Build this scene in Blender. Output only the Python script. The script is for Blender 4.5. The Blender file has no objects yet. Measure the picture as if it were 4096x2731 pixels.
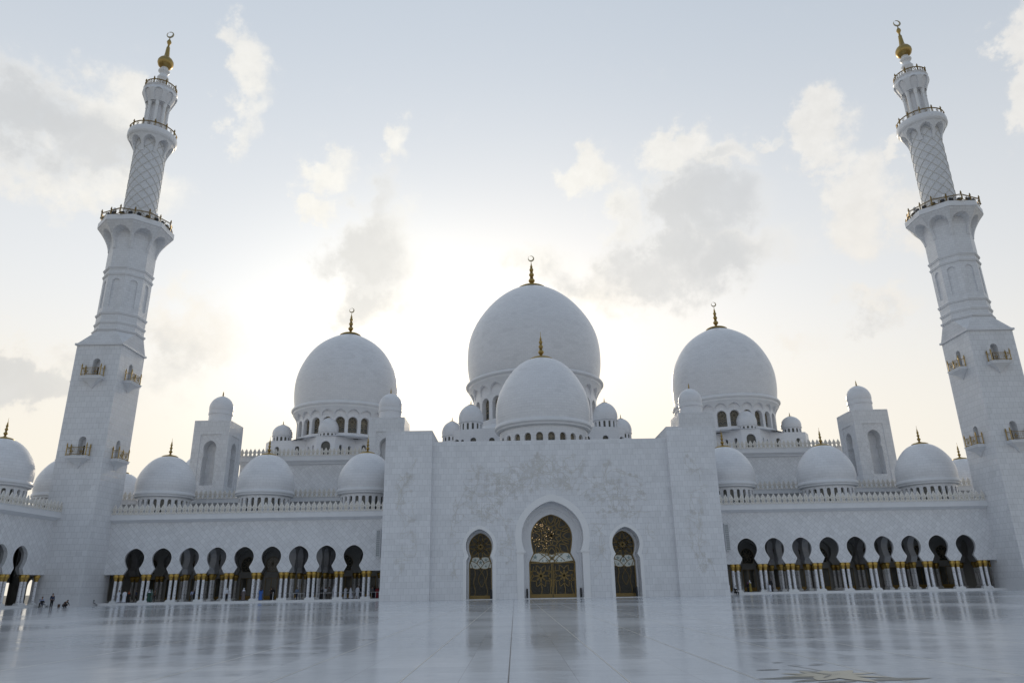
import bpy, math, random
import numpy as np
from mathutils import Matrix, Vector
PI = math.pi
SC = bpy.context.scene
COL = SC.collection
rnd = random.Random(7)

# ------------------------------------------------------------------ camera
YAW, PIT, ROL = .0017, .3306, -.0171
CAMLOC = Vector((-5.2781, -108.76, 1.5651))
def make_camera():
    c, s = math.cos(YAW), math.sin(YAW); cp, sp = math.cos(PIT), math.sin(PIT)
    cr, sr = math.cos(ROL), math.sin(ROL)
    r0 = Vector((c, -s, 0)); up = Vector((-sp*s, -sp*c, cp)); fw = Vector((cp*s, cp*c, sp))
    d0 = -up
    R = cr*r0 - sr*d0; D = sr*r0 + cr*d0
    m = Matrix((R, -D, -fw)).transposed().to_4x4(); m.translation = CAMLOC
    cam = bpy.data.cameras.new('camera'); cam.lens = 25.10; cam.sensor_width = 36
    cam.clip_start = .1; cam.clip_end = 20000
    o = bpy.data.objects.new('camera', cam); COL.objects.link(o); o.matrix_world = m
    SC.camera = o
make_camera()

# ------------------------------------------------------------------ light
SUN_AZ, SUN_EL = 0.5, 15.0          # degrees, azimuth from +Y towards +X
sd = bpy.data.lights.new('sun', 'SUN'); sd.energy = 1.0; sd.angle = math.radians(6); sd.color = (1, .86, .66)
so = bpy.data.objects.new('sun', sd); COL.objects.link(so)
_sv = Vector((math.sin(math.radians(SUN_AZ))*math.cos(math.radians(SUN_EL)), math.cos(math.radians(SUN_AZ))*math.cos(math.radians(SUN_EL)), math.sin(math.radians(SUN_EL))))
so.rotation_euler = _sv.to_track_quat('Z', 'Y').to_euler()
SC.view_settings.view_transform = 'Standard'; SC.view_settings.look = 'None'
SC.view_settings.exposure = 0.05; SC.view_settings.gamma = 1
SC.view_settings.use_curve_mapping = False

# ------------------------------------------------------------------ node helper
class NT:
    def __init__(s, tree): s.t = tree; s.t.nodes.clear()
    def n(s, kind, ins=None, **kw):
        nd = s.t.nodes.new(kind)
        for k, v in kw.items(): setattr(nd, k, v)
        for k, v in (ins or {}).items(): s.put(nd.inputs[k], v)
        return nd
    def put(s, sock, v):
        if isinstance(v, bpy.types.NodeSocket): s.t.links.new(v, sock)
        elif isinstance(v, bpy.types.Node): s.t.links.new(v.outputs[0], sock)
        else: sock.default_value = v
    def m(s, op, a, b=0., c=None, clamp=False):
        nd = s.n('ShaderNodeMath', {0: a, 1: b}, operation=op, use_clamp=clamp)
        if c is not None: s.put(nd.inputs[2], c)
        return nd.outputs[0]
    def v(s, op, a, b=(0, 0, 0), scale=None):
        nd = s.n('ShaderNodeVectorMath', {0: a, 1: b}, operation=op)
        if scale is not None: s.put(nd.inputs['Scale'], scale)
        return nd.outputs['Value'] if op in ('LENGTH', 'DOT_PRODUCT') else nd.outputs[0]
    def mix(s, f, a, b, bt='MIX'):
        nd = s.n('ShaderNodeMix', data_type='RGBA', blend_type=bt)
        s.put(nd.inputs[0], f); s.put(nd.inputs[6], a); s.put(nd.inputs[7], b)
        return nd.outputs[2]
    def smooth(s, x, a, b, lo=0., hi=1.):
        return s.n('ShaderNodeMapRange', {0: x, 1: a, 2: b, 3: lo, 4: hi}, interpolation_type='SMOOTHERSTEP').outputs[0]

def c4(c, a=1): return (c[0], c[1], c[2], a)

# ------------------------------------------------------------------ world: hazy evening sky with broken cloud
def make_world():
    w = bpy.data.worlds.new('World'); SC.world = w; w.use_nodes = True
    T = NT(w.node_tree)
    tc = T.n('ShaderNodeTexCoord').outputs['Generated']
    d = T.v('NORMALIZE', tc)
    sep = T.n('ShaderNodeSeparateXYZ', {0: d})
    X, Y, Z = sep.outputs
    az = T.m('MULTIPLY', T.m('ARCTAN2', X, Y), 180/PI)
    el = T.m('MULTIPLY', T.m('ARCSINE', Z), 180/PI)
    sky = T.n('ShaderNodeTexSky', sky_type='NISHITA', sun_disc=False, sun_elevation=math.radians(SUN_EL),
              sun_rotation=math.radians(SUN_AZ), altitude=0, air_density=1.0, dust_density=3.0, ozone_density=1.0)
    base = T.v('SCALE', sky.outputs[0], scale=.075)
    # pale haze over the blue, stronger towards the horizon
    hz = T.smooth(el, 52., 6., .0, 1.)
    hazecol = T.mix(hz, (.56, .635, .73, 1), (.90, .905, .90, 1))
    base = T.mix(.88, base, hazecol)
    gd = Vector((math.sin(math.radians(-11))*math.cos(math.radians(12)), math.cos(math.radians(-11))*math.cos(math.radians(12)), math.sin(math.radians(12))))
    ang = T.m('MULTIPLY', T.m('ARCCOSINE', T.v('DOT_PRODUCT', d, tuple(gd))), 180/PI)
    # the side of the sky away from the sun is dimmer
    base = T.v('MULTIPLY', base, T.mix(T.smooth(ang, 35., 110.), (1, 1, 1, 1), EAST))
    g1 = T.smooth(ang, 24., 0.); g2 = T.smooth(ang, 60., 0.)
    glow = T.v('ADD', T.v('SCALE', (1., .94, .78), scale=T.m('MULTIPLY', T.m('POWER', g1, 1.1), .34)),
               T.v('SCALE', (1., .99, .95), scale=T.m('MULTIPLY', g2, .12)))
    base = T.v('ADD', base, glow)
    low = T.m('MULTIPLY', T.smooth(el, 24., 5.), T.smooth(ang, 70., 14., .45, 1.))
    base = T.mix(T.m('MULTIPLY', low, .75), base, (1.0, .915, .755, 1))
    # cloud field in azimuth / elevation
    P = T.n('ShaderNodeCombineXYZ', {0: az, 1: el, 2: 0.}).outputs[0]
    nz = T.n('ShaderNodeTexNoise', {'Vector': d, 'Scale': 9.0, 'Detail': 3., 'Roughness': .5}, noise_dimensions='3D')
    nz2 = T.n('ShaderNodeTexNoise', {'Vector': d, 'Scale': 20.0, 'Detail': 11., 'Roughness': .62})
    nz3 = T.n('ShaderNodeTexNoise', {'Vector': d, 'Scale': 42.0, 'Detail': 9., 'Roughness': .62})
    warp = T.v('SCALE', T.v('SUBTRACT', nz.outputs['Color'], (.5, .5, .5)), scale=5.)
    warp2 = T.v('SCALE', T.v('SUBTRACT', nz2.outputs['Color'], (.5, .5, .5)), scale=7.)
    Pw = T.v('MULTIPLY', T.v('ADD', T.v('ADD', P, warp), warp2), (1, 1, 0))
    def blobs(lst):
        tot = None
        for (a, e, ra, re, wgt) in lst:
            q = T.v('MULTIPLY', T.v('SUBTRACT', Pw, (a, e, 0)), (1/ra, 1/re, 0))
            f = T.m('MULTIPLY', T.smooth(T.v('LENGTH', q), 1.85, .05), wgt)
            tot = f if tot is None else T.m('MAXIMUM', tot, f)
        return tot
    body = blobs(CL_BODY); dark = blobs(CL_DARK)
    fb = T.m('SUBTRACT', nz2.outputs[0], .5); fc = T.m('SUBTRACT', nz3.outputs[0], .5)
    dens = T.m('ADD', T.m('ADD', body, T.m('MULTIPLY', fb, 1.25)), T.m('MULTIPLY', fc, .6))
    dens = T.m('MULTIPLY', dens, T.smooth(body, 0., .3))
    alpha = T.smooth(dens, .12, 1.05)
    soft = T.smooth(T.m('ADD', body, T.m('MULTIPLY', fb, .6)), .05, 1.1, 0., .35)
    thick = T.smooth(T.m('ADD', dark, T.m('ADD', T.m('MULTIPLY', fb, 1.0), T.m('MULTIPLY', fc, .5))), .05, .9)
    near = T.smooth(ang, 46., 8.)
    litc = T.mix(near, (.88, .86, .82, 1), (1.04, 1.01, .92, 1))
    litc = T.v('SCALE', litc, scale=T.m('ADD', 1., T.m('MULTIPLY', fc, .3)))
    creamy = T.smooth(el, 31., 16., .05, .65)
    litc = T.mix(creamy, litc, (.93, .86, .76, 1))
    drkc = T.mix(near, (.56, .585, .615, 1), (.72, .71, .68, 1))
    drkc = T.v('SCALE', drkc, scale=T.m('ADD', 1., T.m('MULTIPLY', fb, .35)))
    cc = T.mix(T.m('MULTIPLY', thick, .85), litc, drkc)
    a2 = T.m('MAXIMUM', T.m('MULTIPLY', alpha, .8), T.m('MAXIMUM', soft, T.m('MULTIPLY', thick, .66)), clamp=True)
    out = T.mix(a2, base, cc)
    # below the horizon: plain ground-level haze
    out = T.mix(T.smooth(el, 0., -3.), out, (.38, .36, .33, 1))
    bg = T.n('ShaderNodeBackground', {0: out, 1: SKYK})
    T.n('ShaderNodeOutputWorld', {0: bg})
EAST = (.53, .60, .695, 1); SKYK = .95
CL_BODY = [(-38, 30.5, 5.5, 4.0, 1), (-33.5, 31.5, 4.2, 4.2, 1), (-32.5, 34, 2.6, 1.8, .9), (-33.5, 27.3, 7, 2.4, .85), (-25.6, 39.5, 1.6, 1.3, .7), (-23.8, 37.6, 2.0, 2.8, .95), (-23.2, 34.6, 1.2, 2.4, .7),
 (-12, 26.2, 4.4, 4.2, .9), (-12, 22., 5, 3.2, .85), (-16, 31.6, 2.6, 1.5, .8), (-10.3, 33.8, 1.3, 2.2, .75), (-17, 29.4, 1.5, .8, .9),
 (7, 32, 3.0, 1.9, 1.15), (10.3, 28.6, 2.2, 3.0, .85), (15.5, 33.4, 3.6, 1.8, 1.15), (19.5, 32.4, 3.2, 1.5, .95), (16.5, 29, 5, 3.6, .95), (17, 24.5, 8, 3.2, .95), (9, 23.2, 7, 2.8, .85),
 (23.2, 33.2, 1.3, .6, .8), (27.2, 32.8, 2.3, 2.2, 1.25), (28, 30.2, 1.4, 1.2, .9), (29, 26.6, 2.6, 3.6, 1.05), (31.6, 28., 1.2, .8, 1.0), (32.5, 24.3, 2.2, 2.2, .8), (41, 30.5, 1.6, 4.6, 1.2), (41.8, 34, 1.2, 2.2, 1.),
 (2.5, 24.8, 3.6, 2.0, .7), (-36, 13.8, 5.5, 2.4, 1.), (-39, 16.5, 3.5, 1.4, .6), (-26, 18.5, 4.5, 3.4, .85), (-30, 15, 4, 3, .6), (28.7, 19, 3.2, 1.3, .75), (23, 16.8, 2.6, 1.2, .5)]
CL_DARK = [(-38, 30.5, 5., 3., .95), (-33.5, 29.8, 4, 2.6, .75), (-12.5, 24.8, 4.2, 4.8, .85), (-11.5, 29.5, 1.8, 3, .6), (17.5, 28.6, 5.5, 3., .95), (15, 24, 8, 3., .9), (5, 23.8, 4, 2., .6),
 (-35.5, 13.7, 5.2, 1.7, 1.25), (-27, 16.2, 5, 3, .5), (28.2, 18.2, 2.6, .9, .5), (20, 32.6, 2, .8, .4), (10.5, 28, 1.6, 2, .4)]
make_world()

# ------------------------------------------------------------------ materials
MAT = {}
def newmat(name):
    m = bpy.data.materials.new(name); m.use_nodes = True; MAT[name] = m
    return m, NT(m.node_tree)
def principled(T, col, rough, metal=0., bump=None, spec=None, **ins):
    d = {'Base Color': col, 'Roughness': rough, 'Metallic': metal}
    if bump is not None: d['Normal'] = bump
    if spec is not None: d['Specular IOR Level'] = spec
    d.update(ins)
    b = T.n('ShaderNodeBsdfPrincipled', d); T.n('ShaderNodeOutputMaterial', {0: b}); return b
def marble_tone(T, base, vec, amt=.12, scale=.35):
    n = T.n('ShaderNodeTexNoise', {'Vector': vec, 'Scale': scale, 'Detail': 7., 'Roughness': .6}).outputs[0]
    n2 = T.n('ShaderNodeTexNoise', {'Vector': vec, 'Scale': 4., 'Detail': 6., 'Roughness': .65, 'Distortion': 1.2}).outputs[0]
    k = T.m('ADD', T.m('MULTIPLY', T.m('SUBTRACT', n, .5), amt*2), T.m('MULTIPLY', T.m('SUBTRACT', n2, .5), amt))
    return T.v('SCALE', base, scale=T.m('ADD', k, 1.))
def mat_blocks(name, bw, rh, rot=0., col=(.74, .745, .76), mort=.015, vary=.045, groove=.74, rough=.42, off=.5):
    m, T = newmat(name)
    uv = T.n('ShaderNodeTexCoord').outputs['UV']
    uvr = T.n('ShaderNodeMapping', {0: uv, 'Rotation': (0, 0, rot)}).outputs[0] if rot else uv
    c1 = tuple(x*(1+vary) for x in col); c2 = tuple(x*(1-vary) for x in col)
    br = T.n('ShaderNodeTexBrick', {'Vector': uvr, 'Color1': c4(c1), 'Color2': c4(c2), 'Mortar': c4(tuple(x*groove for x in col)), 'Scale': 1., 'Mortar Size': mort,
        'Mortar Smooth': .15, 'Bias': 0., 'Brick Width': bw, 'Row Height': rh}, offset=off, offset_frequency=2, squash=1)
    # a few blocks are clearly greyer
    wn = T.n('ShaderNodeTexVoronoi', {'Vector': T.v('MULTIPLY', uvr, (1/bw/2.2, 1/rh/1.7, 0)), 'Scale': 1.}, feature='F1', distance='CHEBYCHEV')
    g = T.smooth(T.n('ShaderNodeSeparateXYZ', {0: wn.outputs['Color']}).outputs[0], .7, 1., 1., .945)
    colr = T.v('SCALE', br.outputs[0], scale=g)
    colr = marble_tone(T, colr, T.n('ShaderNodeTexCoord').outputs['Object'], .028)
    bp = T.n('ShaderNodeBump', {'Height': T.m('SUBTRACT', 1., br.outputs['Fac']), 'Strength': .35, 'Distance': .02})
    principled(T, colr, rough, bump=bp)
    return m
mat_blocks('marble_portal', .72, .80)
mat_blocks('marble_diamond', .66, .66, rot=PI/4, vary=.06, mort=.015, groove=.66)
mat_blocks('marble_tower', .78, .82, mort=.02, vary=.045)
mat_blocks('marble_fine', .62, .42, mort=.012)
mat_blocks('marble_dome', .95, .46, col=(.77, .77, .785), mort=.012, vary=.03, groove=.75, rough=.36)
mat_blocks('marble_small', .7, .38, col=(.77, .77, .785), mort=.01, vary=.02, groove=.8, rough=.36)
mat_blocks('marble_lattice', .55, .36, mort=.012, col=(.72, .725, .74))
m, T = newmat('marble_plain')
principled(T, marble_tone(T, (.75, .755, .77), T.n('ShaderNodeTexCoord').outputs['Object'], .09, .8), .38)
m, T = newmat('marble_white')
principled(T, marble_tone(T, (.80, .80, .80), T.n('ShaderNodeTexCoord').outputs['Object'], .05, .8), .3)
m, T = newmat('merlon_stone')
principled(T, marble_tone(T, (.74, .71, .66), T.n('ShaderNodeTexCoord').outputs['Object'], .1, 2.), .5)
m, T = newmat('merlon_carving')
principled(T, (.50, .45, .36, 1), .6)
m, T = newmat('rib_stone')
principled(T, (.63, .615, .58, 1), .5)
m, T = newmat('relief_gold')
principled(T, (.64, .625, .59, 1), .5)
def metal(name, col, rough, sc=6.):
    m, T = newmat(name)
    n = T.n('ShaderNodeTexNoise', {'Vector': T.n('ShaderNodeTexCoord').outputs['Object'], 'Scale': sc, 'Detail': 5.}).outputs[0]
    r = T.m('ADD', T.m('MULTIPLY', n, .25), rough)
    cc = T.v('SCALE', col, scale=T.m('ADD', .75, T.m('MULTIPLY', n, .5)))
    principled(T, cc, r, 1.)
metal('gold', (.40, .28, .10), .27); metal('gold_dark', (.24, .165, .06), .38); metal('gold_capital', (.52, .35, .10), .27, 14.)
metal('door_bronze', (.26, .19, .085), .4); metal('crescent_metal', (.42, .35, .22), .28)
def plain(name, col, rough=.6, **k):
    m, T = newmat(name)
    n = T.n('ShaderNodeTexNoise', {'Vector': T.n('ShaderNodeTexCoord').outputs['Object'], 'Scale': 9., 'Detail': 4.}).outputs[0]
    principled(T, T.v('SCALE', col, scale=T.m('ADD', .85, T.m('MULTIPLY', n, .3))), rough, **k)
plain('black_paint', (.02, .021, .024), .4); plain('white_paint', (.72, .73, .74), .4); plain('grey_mesh', (.34, .36, .37), .5)
plain('lattice_bronze', (.30, .25, .17), .5); plain('shaded_inner_stone', (.37, .37, .36), .6); plain('dark_interior', (.05, .045, .04), .8)  # inner walls: marble darkened in colour to stand in for interior shade
plain('shaded_arch_marble', (.42, .42, .43), .5); plain('skin', (.36, .22, .15), .55); plain('hair', (.015, .012, .01), .6); plain('rubber', (.02, .02, .02), .7)  # transverse arches: marble greyed, arcade shade put into the base colour
for nm, c in dict(robe_white=(.70, .72, .78), robe_black=(.012, .012, .014), cloth_navy=(.02, .03, .07), cloth_blue=(.05, .14, .45), cloth_green=(.02, .07, .05),
    cloth_mint=(.22, .32, .30), cloth_brown=(.11, .07, .05), cloth_grey=(.16, .16, .17), cloth_shirt=(.42, .48, .68), cloth_orange=(.35, .08, .03), cloth_taupe=(.13, .11, .11),
    cloth_yellow=(.34, .25, .05), cloth_purple=(.12, .03, .10), cloth_pattern=(.09, .08, .07), cloth_sky=(.20, .28, .42), cloth_red=(.25, .02, .03)).items(): plain(nm, c, .8)
# window glass: dark, glossy pane
m, T = newmat('dark_glass')
n = T.n('ShaderNodeTexNoise', {'Vector': T.n('ShaderNodeTexCoord').outputs['Object'], 'Scale': .9, 'Detail': 3.})
bp = T.n('ShaderNodeBump', {'Height': n, 'Strength': .15, 'Distance': .05})
principled(T, T.mix(n.outputs[0], (.035, .035, .03, 1), (.12, .12, .105, 1)), .12, bump=bp)
m, T = newmat('clear_glass')
tr = T.n('ShaderNodeBsdfTransparent', {0: (.55, .53, .48, 1)})
uvn = T.n('ShaderNodeTexCoord').outputs['Object']
dots = T.n('ShaderNodeTexVoronoi', {'Vector': uvn, 'Scale': 3.2}, feature='DISTANCE_TO_EDGE') if False else T.n('ShaderNodeTexVoronoi', {'Vector': uvn, 'Scale': 3.4})
dm = T.smooth(dots.outputs['Distance'], .20, .12)
pr = T.n('ShaderNodeBsdfPrincipled', {'Base Color': T.mix(dm, (.10, .095, .08, 1), (.26, .27, .25, 1)), 'Roughness': .12})
mx = T.n('ShaderNodeMixShader', {0: T.m('ADD', .45, T.m('MULTIPLY', dm, .2)), 1: tr, 2: pr}); T.n('ShaderNodeOutputMaterial', {0: mx})
# white etched panel over the doors
m, T = newmat('etched_panel')
principled(T, marble_tone(T, (.74, .76, .70), T.n('ShaderNodeTexCoord').outputs['Object'], .1, 3.), .3)
m, T = newmat('star_inlay'); principled(T, (.26, .34, .33, 1), .35)
# column shafts: white marble inlaid with rows of small dark flowers
m, T = newmat('column_marble')
uv = T.n('ShaderNodeTexCoord').outputs['UV']
vo = T.n('ShaderNodeTexVoronoi', {'Vector': T.v('MULTIPLY', uv, (1, 1, 0)), 'Scale': 5.6, 'Randomness': .62})
so_ = T.m('MULTIPLY', T.smooth(vo.outputs['Distance'], .36, .24), T.smooth(T.n('ShaderNodeSeparateXYZ', {0: uv}).outputs[1], 2.75, 2.2))
ve = T.n('ShaderNodeTexWave', {'Vector': uv, 'Scale': 1.6, 'Distortion': 7., 'Detail': 2.}, wave_type='BANDS', bands_direction='X')
vs = T.m('MULTIPLY', T.smooth(ve.outputs['Fac'], .93, 1.), .35)
principled(T, T.mix(T.m('MAXIMUM', so_, T.m('MULTIPLY', vs, T.smooth(T.n('ShaderNodeSeparateXYZ', {0: uv}).outputs[1], 2.75, 2.4))), (.80, .80, .82, 1), (.07, .06, .07, 1)), .25)
# polished court floor
m, T = newmat('court_floor')
ob = T.n('ShaderNodeTexCoord').outputs['Object']
br = T.n('ShaderNodeTexBrick', {'Vector': ob, 'Color1': (.70, .71, .73, 1), 'Color2': (.665, .675, .695, 1), 'Mortar': (.42, .40, .38, 1), 'Scale': 1., 'Mortar Size': .004, 'Brick Width': 2.1, 'Row Height': 1.05}, offset=0.)
n1 = T.n('ShaderNodeTexNoise', {'Vector': ob, 'Scale': .8, 'Detail': 6., 'Roughness': .6}).outputs[0]
n2 = T.n('ShaderNodeTexNoise', {'Vector': ob, 'Scale': 2.2, 'Detail': 3., 'Roughness': .5}).outputs[0]
n3 = T.n('ShaderNodeTexNoise', {'Vector': ob, 'Scale': .09, 'Detail': 4.}).outputs[0]
colf = T.v('SCALE', br.outputs[0], scale=T.m('ADD', .91, T.m('MULTIPLY', n1, .18)))
cell = T.n('ShaderNodeSeparateXYZ', {0: T.n('ShaderNodeTexWhiteNoise', {0: T.v('FLOOR', T.v('MULTIPLY', ob, (1/2.1, 1/1.05, 0)))}, noise_dimensions='2D').outputs['Color']}).outputs
hgt = T.m('ADD', T.m('MULTIPLY', n1, .7), T.m('MULTIPLY', n2, .4))
bp = T.n('ShaderNodeBump', {'Height': hgt, 'Strength': .34, 'Distance': .035})
tilt = T.v('NORMALIZE', T.v('ADD', bp, T.n('ShaderNodeCombineXYZ', {0: T.m('MULTIPLY', T.m('SUBTRACT', cell[0], .5), .0012), 1: T.m('MULTIPLY', T.m('SUBTRACT', cell[1], .5), .022), 2: 0.}).outputs[0]))
rg = T.m('ADD', .075, T.m('MULTIPLY', T.smooth(n3, .35, .7), .07))
rg = T.m('ADD', rg, T.m('MULTIPLY', n2, .05))
principled(T, colf, rg, bump=tilt, spec=.5)
plain('joint_dark', (.10, .09, .085), .5); plain('joint_light', (.62, .58, .50), .5)
plain('inlay_olive', (.09, .10, .09), .3); plain('inlay_sand', (.42, .385, .29), .3); plain('inlay_stem', (.12, .13, .13), .3)
plain('sand_ground', (.33, .29, .23), .9); plain('roof_screed', (.3, .3, .29), .8)
plain('leaf_green', (.045, .085, .03), .7); plain('bark', (.12, .09, .06), .9)
m, T = newmat('crystal_light')
e = T.n('ShaderNodeEmission', {0: (1, .72, .42, 1), 1: 5.}); T.n('ShaderNodeOutputMaterial', {0: e})

# ------------------------------------------------------------------ mesh builder
class MB:
    def __init__(s, fn=None): s.V = []; s.F = []; s.U = []; s.fn = fn
    def add(s, vs, fs, us=None, raw=False):
        b = len(s.V); f = s.fn
        for v in vs: s.V.append(tuple(v) if (f is None or raw) else f(*v))
        for i, fc in enumerate(fs):
            s.F.append(tuple(b+k for k in fc)); s.U.append(us[i] if us else None)
    def quad(s, a, b, c, d, u=None): s.add([a, b, c, d], [(0, 1, 2, 3)], [u] if u else None)
    def box(s, x0, x1, y0, y1, z0, z1, skip=''):
        v = [(x0, y0, z0), (x1, y0, z0), (x1, y1, z0), (x0, y1, z0), (x0, y0, z1), (x1, y0, z1), (x1, y1, z1), (x0, y1, z1)]
        fs = dict(b=(0, 3, 2, 1), t=(4, 5, 6, 7), f=(0, 1, 5, 4), k=(2, 3, 7, 6), l=(3, 0, 4, 7), r=(1, 2, 6, 5))
        s.add(v, [q for k, q in fs.items() if k not in skip])
    def prism(s, pts, z0, z1, bottom=True):           # plan polygon (counter-clockwise) raised in z
        n = len(pts)
        v = [(x, y, z0) for x, y in pts] + [(x, y, z1) for x, y in pts]
        fs = [(i, (i+1) % n, n+(i+1) % n, n+i) for i in range(n)] + [tuple(range(n, 2*n))]
        if bottom: fs.append(tuple(range(n-1, -1, -1)))
        s.add(v, fs)
    def plate(s, pts, y0, y1):                         # outline in x,z (counter-clockwise seen from -Y) given thickness in y
        n = len(pts)
        v = [(x, y0, z) for x, z in pts] + [(x, y1, z) for x, z in pts]
        s.add(v, [tuple(range(n)), tuple(range(2*n-1, n-1, -1))] + [((i+1) % n, i, n+i, n+(i+1) % n) for i in range(n)])
    def lathe(s, prof, n=48, c=(0, 0), rib=None, a0=0., a1=2*PI, oct=False):
        full = abs(a1-a0-2*PI) < 1e-6
        m = n if full else n+1
        L = [0.]
        for i in range(1, len(prof)): L.append(L[-1]+math.hypot(prof[i][0]-prof[i-1][0], prof[i][1]-prof[i-1][1]))
        vs = []; rr = max(p[0] for p in prof)
        for r, z in prof:
            for k in range(m):
                a = a0+(a1-a0)*k/n
                q = r*(1+(rib(a, z) if rib else 0))
                vs.append((c[0]+q*math.cos(a), c[1]+q*math.sin(a), z))
        fs = []; us = []
        for i in range(len(prof)-1):
            for k in range(n):
                k2 = (k+1) % m
                fs.append((i*m+k, i*m+k2, (i+1)*m+k2, (i+1)*m+k))
                u0 = rr*(a1-a0)*k/n; u1 = rr*(a1-a0)*(k+1)/n
                us.append(((u0, L[i]), (u1, L[i]), (u1, L[i+1]), (u0, L[i+1])))
        s.add(vs, fs, us)
    def tube(s, pts, r, n=6, closed=False):
        P = [Vector(p) for p in pts]; N = len(P); rs = r if isinstance(r, (list, tuple)) else [r]*N
        vs = []; prev = None
        for i, p in enumerate(P):
            if closed: t = P[(i+1) % N]-P[i-1]
            else: t = (P[min(i+1, N-1)]-P[max(i-1, 0)])
            t.normalize()
            a = prev if prev is not None else (Vector((0, 0, 1)) if abs(t.z) < .9 else Vector((1, 0, 0)))
            a = (a-t*a.dot(t)).normalized(); prev = a; b = t.cross(a)
            for k in range(n):
                th = 2*PI*k/n; vs.append(tuple(p+(a*math.cos(th)+b*math.sin(th))*rs[i]))
        fs = []
        for i in range(N if closed else N-1):
            j = (i+1) % N
            for k in range(n): fs.append((i*n+k, i*n+(k+1) % n, j*n+(k+1) % n, j*n+k))
        if not closed: fs += [tuple(range(n-1, -1, -1)), tuple(range((N-1)*n, N*n))]
        s.add(vs, fs)
    def ribbon(s, pts, w, y, th=.0, close=False):      # flat strip in the x,z plane at depth y (towards -Y by th)
        N = len(pts)
        if N < 2: return
        L = []; R = []
        for i in range(N):
            a = pts[i-1] if (i or close) else pts[i]; b = pts[(i+1) % N] if (i < N-1 or close) else pts[i]
            dx, dz = b[0]-a[0], b[1]-a[1]; l = math.hypot(dx, dz) or 1; nx, nz = -dz/l*w/2, dx/l*w/2
            L.append((pts[i][0]+nx, pts[i][1]+nz)); R.append((pts[i][0]-nx, pts[i][1]-nz))
        vs = [(x, y-th, z) for x, z in L]+[(x, y-th, z) for x, z in R]
        if th: vs += [(x, y, z) for x, z in L]+[(x, y, z) for x, z in R]
        fs = []
        for i in range(N if close else N-1):
            j = (i+1) % N
            fs.append((N+i, N+j, j, i))
            if th: fs += [(i, j, 2*N+j, 2*N+i), (N+j, N+i, 3*N+i, 3*N+j)]
        s.add(vs, fs)
    def build(s, name, mat, parent=None, loc=None, smooth=False, mesh_only=False, auto=None):
        me = bpy.data.meshes.new(name)
        me.from_pydata(s.V, [], s.F)
        mats = mat if isinstance(mat, (list, tuple)) else [mat]
        for q in mats: me.materials.append(MAT[q])
        uvl = me.uv_layers.new(name='UVMap')
        uv = np.zeros(len(me.loops)*2, dtype=np.float32); k = 0
        V = s.V
        for f, u in zip(s.F, s.U):
            if u is None:
                nx = ny = nzz = 0.
                for i in range(len(f)):
                    p, q = V[f[i]], V[f[(i+1) % len(f)]]
                    nx += (p[1]-q[1])*(p[2]+q[2]); ny += (p[2]-q[2])*(p[0]+q[0]); nzz += (p[0]-q[0])*(p[1]+q[1])
                ax, ay, az = abs(nx), abs(ny), abs(nzz)
                for i in f:
                    p = V[i]
                    if az > ax and az > ay*1.5: a, b = p[0], p[1]
                    elif ay >= ax: a, b = p[0], p[2]
                    else: a, b = p[1]+.31, p[2]
                    uv[k] = a; uv[k+1] = b; k += 2
            else:
                for a, b in u: uv[k] = a; uv[k+1] = b; k += 2
        uvl.data.foreach_set('uv', uv)
        if smooth:
            me.polygons.foreach_set('use_smooth', [True]*len(me.polygons))
            me.update()
            if auto: me.set_sharp_from_angle(angle=math.radians(auto))
        me.update()
        if mesh_only: return me
        return inst(name, me, parent, loc)
def inst(name, me, parent=None, loc=None, rz=0., scale=None):
    o = bpy.data.objects.new(name, me); COL.objects.link(o)
    if parent is not None: o.parent = parent
    if loc is not None: o.location = loc
    if rz: o.rotation_euler = (0, 0, rz)
    if scale is not None: o.scale = scale if isinstance(scale, (tuple, list)) else (scale,)*3
    return o
def thing(name, label, cat, loc=(0, 0, 0), rz=0., group=None):
    o = inst(name, None, None, loc, rz); o.empty_display_size = .5
    o['label'] = label; o['category'] = cat
    if group: o['group'] = group
    return o
def tag(o, label=None, cat=None, group=None, kind=None):
    if label: o['label'] = label
    if cat: o['category'] = cat
    if group: o['group'] = group
    if kind: o['kind'] = kind
    return o

# outline = left-to-apex half of an opening, [(dx, z), ...] rising
def ogee(hw, waist, jamb, z0, zj, zw, zm, za, steps=3, n1=6, n2=12, p=2.3):
    o = [(jamb, z0), (jamb, zj)]
    for i in range(steps):
        xa = jamb+(waist-jamb)*(i+.5)/steps; xb = jamb+(waist-jamb)*(i+1)/steps
        za_ = zj+(zw-zj)*(i+.35)/steps; zb = zj+(zw-zj)*(i+1)/steps
        o += [(xa, za_), (xb, zb)]
    for i in range(1, n1+1):
        t = i/n1; o.append((waist+(hw-waist)*math.sin(t*PI/2), zw+(zm-zw)*t))
    for i in range(1, n2+1):
        t = 1-(1-i/n2)**1.5; o.append((max(0., hw*max(0., 1-t**2.2)**.66), zm+(za-zm)*t))
    return o
def roundarch(hw, z0, zs, n=8, tall=1.):
    return [(hw, z0)]+[(hw*math.cos(PI/2*i/n), zs+hw*tall*math.sin(PI/2*i/n)) for i in range(n+1)]
def pointarch(hw, z0, zs, za, n=8, p=1.9):
    return [(hw, z0)]+[(hw*(1-(i/n)**p), zs+(za-zs)*i/n) for i in range(n+1)]
def inset(o, d):
    return [(max(0., x-d) if z < o[-1][1]-1e-6 else 0., z if i == 0 else z-d*(.0 if x > o[0][0]*.7 else .9)) for i, (x, z) in enumerate(o)]
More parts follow.
